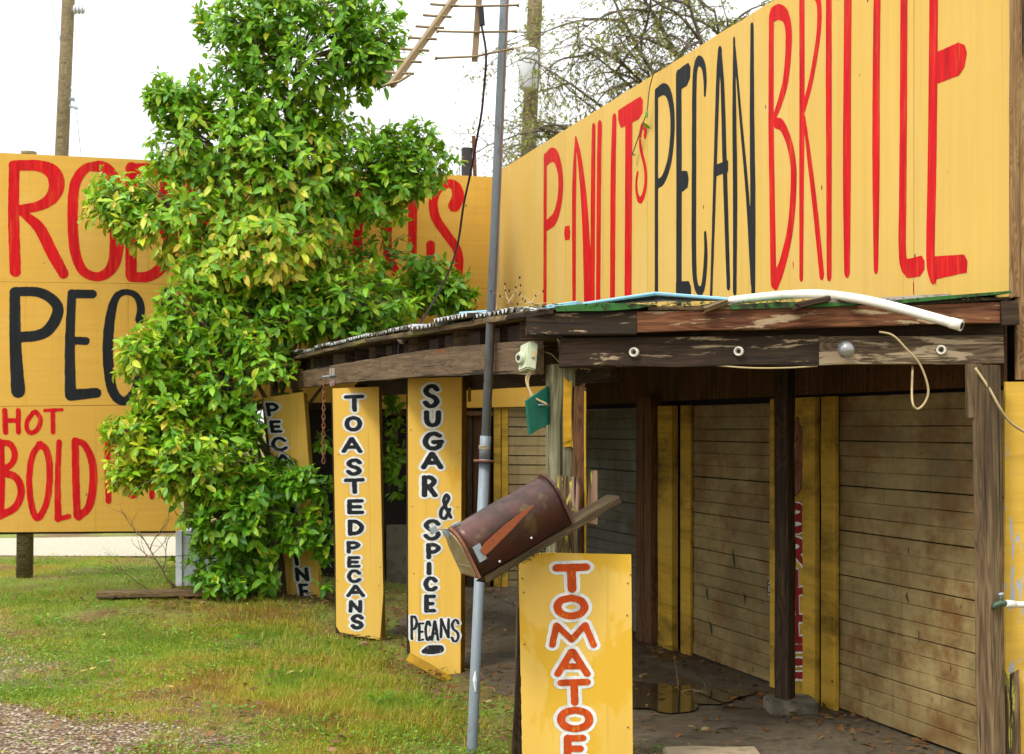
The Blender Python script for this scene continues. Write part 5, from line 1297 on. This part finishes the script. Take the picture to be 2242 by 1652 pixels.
# ------------------------------------------------------------------ sparse tree behind the side billboard
M_lt = leaf_material('budding_leaf', [(0, (.10, .09, .02)), (.4, (.24, .22, .05)), (.75, (.34, .32, .07)), (.93, (.38, .28, .06)), (1, (.34, .12, .03))], .4)
M_lbark = simple('grey_bark', (.13, .105, .075), .9, 0, .3, (20, 20, 20))
TR = thing('sparse_tree', (3.0, 18.0, 0), 'sparse budding tree with drooping twigs behind the long billboard', 'tree')
r = random.Random(21); tv, tf = [], []; lp2, ld2, ln2, ls2, lr2 = [], [], [], [], []
def grow(p, d, L, rad, lev):
    n = 7; pts = [p]; dd = d.copy()
    for k in range(n):
        wg = .10 if lev == 3 else .26; dd = (dd + Vector((r.uniform(-wg, wg), r.uniform(-wg, wg), r.uniform(-wg, wg*.8) - (.06 if lev <= 2 else 0)))).normalized(); pts.append(pts[-1] + dd*L/n)
    addt(pts, [rad*(1 - .75*k/n) for k in range(n + 1)], 5 if rad > .01 else 3)
    if lev == 0:
        for q in pts[1:]:
            for _ in range(r.choice([0, 0, 1, 1])):
                lp2.append(tuple(q)); ld2.append((r.uniform(-1, 1), r.uniform(-1, 1), r.uniform(-.9, .5))); ln2.append((r.uniform(-.5, .5), r.uniform(-.8, .3), 1)); ls2.append(r.uniform(.035, .075)); lr2.append(min(1, max(0, r.gauss(.5, .2))))
        return
    for k in range(1, n + 1):
        for _ in range(r.choice([1, 1, 1, 2]) if lev >= 2 else r.choice([0, 1, 1, 2])):
            sd2 = (dd*.5 + Vector((r.uniform(-1, 1), r.uniform(-.8, .8), r.uniform(-.65, .55)))).normalized()
            grow(pts[k], sd2, L*r.uniform(.36, .55), rad*.42, lev - 1)
trb = Vector((3.0, 18.0, 0)); t0_, t1_ = trb + Vector((-.1, 0, 2.2)), trb + Vector((-.15, 0, 4.1))
tube('trunk', [trb, t0_, t1_, trb + Vector((-.1, .1, 5.6))], [.2, .17, .14, .08], M_lbark, TR, 12)
for (tu, tv_, L, rr_) in ((1230, 300, 3.6, .045), (1200, 210, 3.6, .04), (1330, 160, 3.0, .05), (1250, 30, 3.6, .05), (1400, 40, 2.6, .05), (1500, -60, 2.4, .05), (1580, 20, 2.2, .05), (1290, 120, 3., .045), (1180, 130, 3.4, .04), (1180, 290, 3., .03), (1420, 250, 2.2, .035), (1340, -80, 3.2, .05)):
    tgt = D(tu, tv_, 17.6); s_ = trb + Vector((-.15, 0, r.uniform(3.4, 4.8)))
    grow(s_, ((tgt - s_).normalized() + Vector((0, 0, .08))).normalized(), (tgt - s_).length, rr_, 3)
tag(mesh_obj('branches', tv, tf, M_lbark, TR), kind='stuff')
V_, Fc = make_leaves(np.array(lp2), np.array(ld2), np.array(ln2), np.array(ls2))
tag(np_mesh('foliage', V_, Fc, M_lt, TR, np.repeat(np.array(lr2), len(LT))), kind='stuff')
tw_ = [onplane(u_, v_, W(0, 0, o_), nW) for u_, v_, o_ in ((1445, 138, .05), (1424, 185, .05), (1417, 241, .045), (1408, 270, .04), (1396, 305, .04), (1384, 340, .04))]
cable('overhanging_twig', [onplane(1500, 95, W(0, 0, -.2), nW)] + tw_, .004, M_lbark, TR)
wl = tw_[2:]
V_, Fc = make_leaves(np.array([tuple(q) for q in wl]), RNG.normal(size=(len(wl), 3)) + np.array([-.3, -.6, -.8]), RNG.normal(size=(len(wl), 3))*.4 + np.array([-.6, -.6, .4]), RNG.uniform(.05, .085, len(wl)))
np_mesh('twig_leaves', V_, Fc, M_leaf, TR, np.repeat(RNG.uniform(.0, .3, len(wl)), len(LT)))
# climber on the utility pole
pp, dn = [], []
for i in range(900):
    f = r.random(); c_ = D(1157, 330, 21.95).lerp(D(1172, 0, 21.95), f); a = r.uniform(0, 6.28)
    pp.append((c_.x + math.cos(a)*.125, c_.y + math.sin(a)*.125, c_.z)); dn.append((math.cos(a), math.sin(a), r.uniform(-.8, .3)))
V_, Fc = make_leaves(np.array(pp), np.array(dn) + RNG.normal(size=(900, 3))*.5, np.array(dn)*.4 + Z3, RNG.uniform(.03, .07, 900))
tag(np_mesh('climbing_vine', V_, Fc, M_lt, None, np.repeat(RNG.uniform(.2, .8, 900), len(LT))), 'thin green climber wrapped round the transformer pole', 'vine', kind='stuff')

# ================================================================== GRASS, CLOVER, LITTER
def vnoise(x, y, s, seed=0):
    x = x*s + seed*17.3; y = y*s + seed*9.1
    xi, yi = np.floor(x).astype(int), np.floor(y).astype(int); fx_, fy_ = x - xi, y - yi
    fx_, fy_ = fx_*fx_*(3 - 2*fx_), fy_*fy_*(3 - 2*fy_)
    def h(a, b):
        n = (a*374761393 + b*668265263 + seed*1442695) & 0x7fffffff; n = ((n ^ (n >> 13))*1274126177) & 0x7fffffff
        return (n & 0xffff)/65535.
    return (h(xi, yi)*(1-fx_) + h(xi+1, yi)*fx_)*(1-fy_) + (h(xi, yi+1)*(1-fx_) + h(xi+1, yi+1)*fx_)*fy_
def fb(x, y, s, seed=0): return .55*vnoise(x, y, s, seed) + .3*vnoise(x, y, s*2.3, seed+1) + .15*vnoise(x, y, s*5.1, seed+2)
def gz_np(x, y):
    def s_(a, b, t): t = np.clip((t - a)/(b - a), 0, 1); return t*t*(3 - 2*t)
    return .185*s_(10.5, 13.6, y)*s_(.2, -2.8, x)
def lawn_points(n):
    y = 6.2 + (15.75 - 6.2)*RNG.random(n)**1.25
    x0 = -.36*y - .25; x1 = np.maximum(C0.x + FD.x/FD.y*(y - C0.y) + .55, -.2); x1 = np.where(y < 7.3, .75, x1)
    x = x0 + (x1 - x0)*RNG.random(n)
    return x, y
def gravel(x, y): return -(x + 2.45)*1.1 + (8.5 - y)*.7 + (fb(x, y, 1.3, 3) - .5)*3.2
def bare(x, y):                                       # under the canopy edge and round the bush foot
    e = x - (C0.x + FD.x/FD.y*(y - C0.y))
    b = np.clip((e + .12)/.35, 0, 1)
    b = np.where(y < 7.3, np.clip((x - .3)/.3, 0, 1)*.75, b)
    d2 = np.hypot((x + 2.1)/.9, (y - 12.75)/.55); b = np.maximum(b, np.clip(1.35 - d2, 0, 1))
    return b
M_grass = leaf_material('lawn_grass', [(0, (.14, .24, .012)), (.28, (.28, .36, .016)), (.46, (.44, .40, .03)), (.62, (.52, .34, .05)), (.80, (.42, .19, .04)), (1, (.24, .08, .022))], .35, .5, .3)
n = 620000
x, y = lawn_points(n)
keep = RNG.random(n) < np.clip(8.3/y, 0, 1)**.6
keep &= RNG.random(n) > np.clip(gravel(x, y)*1.3 + .1, 0, .97)
keep &= RNG.random(n) > bare(x, y)*.93
pn = fb(x, y, 1.6, 11); keep &= RNG.random(n) < np.clip((pn - .22)*2.6, .08, 1)*np.clip(1.5 - 1.3*fb(x, y, 1.1, 31), .35, 1)
x, y, pn = x[keep], y[keep], pn[keep]; n = len(x)
tuft = fb(x, y, 3.0, 21)
hgt = (.011 + .036*RNG.random(n)**2.0)*(.35 + 1.2*tuft)
e_ = x - (C0.x + FD.x/FD.y*(y - C0.y)); hgt *= 1 + .9*np.exp(-((e_ + .35)/.35)**2)*(y > 7.3)
dryn = fb(x, y, 1.1, 31); rnd = np.clip(.62 + (dryn - .5)*2.6 + RNG.normal(size=n)*.24, 0, 1)
az = RNG.random(n)*6.283; lean = RNG.uniform(.15, 1.3, n)
dx, dy = np.cos(az), np.sin(az); bw = RNG.uniform(.0013, .003, n)
ca, sa = -dy, dx
P0 = np.stack([x, y, gz_np(x, y) - .012], 1)
side = np.stack([ca*bw, sa*bw, np.zeros(n)], 1)
tip = P0 + np.stack([dx*lean*hgt*.95, dy*lean*hgt*.95, hgt*(.95 - .18*lean)], 1)
V_ = np.stack([P0 - side, P0 + side, tip], 1).reshape(-1, 3)
Fc = np.arange(n*3).reshape(-1, 3)
tag(np_mesh('grass', V_, Fc, M_grass, None, np.repeat(rnd, 3)), 'short patchy green and straw coloured lawn grass', 'grass', kind='stuff')
# longer tufts
n = 26000; x, y = lawn_points(n); tf_ = fb(x, y, 5.0, 71)
e_ = x - (C0.x + FD.x/FD.y*(y - C0.y)); near_ = np.exp(-((e_ + .3)/.45)**2)*(y > 7.2)
keep = (RNG.random(n) < np.clip((tf_ - .56)*5, 0, 1)*.6 + near_*.45) & (RNG.random(n) > np.clip(gravel(x, y), 0, .95)) & (RNG.random(n) > bare(x, y)*.8)
x, y = x[keep], y[keep]; n = len(x); hgt = RNG.uniform(.03, .085, n)
az = RNG.random(n)*6.283; lean = RNG.uniform(.2, 1.2, n); dx, dy = np.cos(az), np.sin(az); bw = RNG.uniform(.0016, .003, n)
P0 = np.stack([x, y, gz_np(x, y) - .01], 1); side = np.stack([-dy*bw, dx*bw, np.zeros(n)], 1)
mid = P0 + np.stack([dx*lean*hgt*.3, dy*lean*hgt*.3, hgt*.62], 1); tip = P0 + np.stack([dx*lean*hgt*.9, dy*lean*hgt*.9, hgt*(.98 - .3*lean)], 1)
V_ = np.stack([P0 - side, P0 + side, mid - side*.8, mid + side*.8, tip], 1).reshape(-1, 3)
Fc = (np.array([(0,1,3), (0,3,2), (2,3,4)])[None] + (np.arange(n)*5)[:, None, None]).reshape(-1, 3)
tag(np_mesh('grass_tufts', V_, Fc, M_grass, None, np.repeat(np.clip(.35 + RNG.normal(size=n)*.22, 0, 1), 5)), 'longer grass tufts standing up out of the short lawn', 'grass', kind='stuff')
# clover and small broad-leaved weeds
n = 110000; x, y = lawn_points(n)
cl = fb(x, y, 1.4, 41); keep = (RNG.random(n) < np.clip((cl - .46)*4.5, 0, 1)) & (RNG.random(n) > np.clip(gravel(x, y)*1.1, 0, .95)) & (RNG.random(n) > bare(x, y)*.85)
x, y = x[keep], y[keep]; n = len(x)
sz = RNG.uniform(.004, .0095, n); zz = gz_np(x, y) + RNG.uniform(.0, .026, n)
a0 = RNG.random(n)*6.283; tx, ty = RNG.normal(size=n)*.4, RNG.normal(size=n)*.4 - .2
V_ = []
for k in range(5):
    a = a0 + k*1.2566; V_.append(np.stack([x + np.cos(a)*sz, y + np.sin(a)*sz, zz + (np.cos(a)*tx + np.sin(a)*ty)*sz], 1))
V_ = np.stack(V_, 1).reshape(-1, 3); b5 = (np.arange(n)*5)[:, None, None]
Fc = (np.array([(0,1,2), (0,2,3), (0,3,4)])[None] + b5).reshape(-1, 3)
M_clover = leaf_material('clover', [(0, (.07, .20, .02)), (.5, (.15, .30, .025)), (1, (.30, .38, .04))], .3, .5, .3)
tag(np_mesh('clover', V_, Fc, M_clover, None, np.repeat(RNG.random(n), 5)), 'green clover patches in the lawn', 'clover', kind='stuff')
wr = random.Random(33)
WD = []
for (wx_, wy_, wr_) in ((-1.52, 8.05, .10), (-3.55, 11.4, .12), (-2.7, 9.6, .08), (-.75, 8.3, .07), (-1.9, 10.6, .09), (.42, 7.25, .10), (-3.9, 12.6, .1)):
    for _ in range(26):
        a = wr.uniform(0, 6.28); q = wr_*math.sqrt(wr.random()); WD.append((wx_ + math.cos(a)*q, wy_ + math.sin(a)*q, a))
wa = np.array(WD); m_ = len(wa); pw = np.stack([wa[:, 0], wa[:, 1], gz_np(wa[:, 0], wa[:, 1]) + RNG.uniform(.01, .05, m_)], 1)
dw = np.stack([np.cos(wa[:, 2]), np.sin(wa[:, 2]), RNG.uniform(-.1, .6, m_)], 1)
V_, Fc = make_leaves(pw, dw, RNG.normal(size=(m_, 3))*.25 + Z3, RNG.uniform(.025, .06, m_))
tag(np_mesh('broad_leaf_weeds', V_, Fc, M_leaf, None, np.repeat(RNG.uniform(.1, .5, m_), len(LT))), 'small clumps of broad leaved weeds in the lawn', 'weeds', kind='stuff')
# fallen leaves
M_litter = leaf_material('fallen_leaf', [(0, (.06, .025, .012)), (.4, (.14, .055, .018)), (.7, (.25, .10, .028)), (.88, (.34, .24, .13)), (1, (.45, .36, .08))], .15, .6, .3)
n = 2600; x, y = lawn_points(n); k2 = RNG.random(n) < np.clip((fb(x, y, 1.2, 51) - .40)*4, .06, 1); x, y = x[k2], y[k2]; z = gz_np(x, y) + RNG.uniform(.008, .03, len(x))
m = 1500; y2 = RNG.uniform(6.7, 14, m); xl = C0.x + FD.x/FD.y*(y2 - C0.y); xr = np.array([wx(q) for q in y2]); f2 = RNG.random(m)
f2 = np.where(RNG.random(m) < .5, f2, np.where(RNG.random(m) < .5, RNG.random(m)*.25, 1 - RNG.random(m)*.16)); x2 = xl + (xr - xl)*f2 - .03
m3 = 500; x3 = RNG.normal(-2.0, .55, m3); y3 = RNG.normal(12.55, .25, m3)
X_, Y_ = np.concatenate([x, x2, x3]), np.concatenate([y, y2, y3]); Z_ = np.concatenate([z, np.full(m, .030) + RNG.uniform(0, .008, m), gz_np(x3, y3) + RNG.uniform(.005, .03, m3)])
nn = len(X_); a = RNG.random(nn)*6.283
dd = np.stack([np.cos(a), np.sin(a), RNG.normal(size=nn)*.22], 1); nm = np.stack([RNG.normal(size=nn)*.35, RNG.normal(size=nn)*.35 - .1, np.ones(nn)], 1)
V_, Fc = make_leaves(np.stack([X_, Y_, Z_], 1), dd, nm, RNG.uniform(.02, .065, nn))
tag(np_mesh('fallen_leaves', V_, Fc, M_litter, None, np.repeat(np.clip(RNG.normal(size=nn)*.22 + .45, 0, 1), len(LT))), 'brown fallen leaves on lawn and floor', 'leaves', kind='stuff')
# loose stones of the gravel corner
n = 9000; y = RNG.uniform(6.6, 11, n); x = RNG.uniform(-4.2, -1.6, n); kp = RNG.random(n) < np.clip(gravel(x, y)*.9 + .05, 0, 1); x, y = x[kp], y[kp]; n = len(x)
s_ = RNG.uniform(.004, .012, n); OC = np.array([(1,0,0),(0,1,0),(-1,0,0),(0,-1,0),(0,0,.7),(0,0,-.5)])
V_ = (OC[None]*s_[:, None, None]*RNG.uniform(.6, 1.4, (n, 6, 1)) + np.stack([x, y, gz_np(x, y) - .004], 1)[:, None, :]).reshape(-1, 3)
Fc = (np.array([(0,1,4),(1,2,4),(2,3,4),(3,0,4)])[None] + (np.arange(n)*6)[:, None, None]).reshape(-1, 3)
M_peb = leaf_material('pebbles', [(0, (.13, .08, .05)), (.5, (.27, .20, .14)), (1, (.46, .39, .31))], 0.0, .8, .3)
tag(np_mesh('gravel', V_, Fc, M_peb, None, np.repeat(RNG.random(n), 6)), 'loose pale gravel at the lower left', 'gravel', kind='stuff')
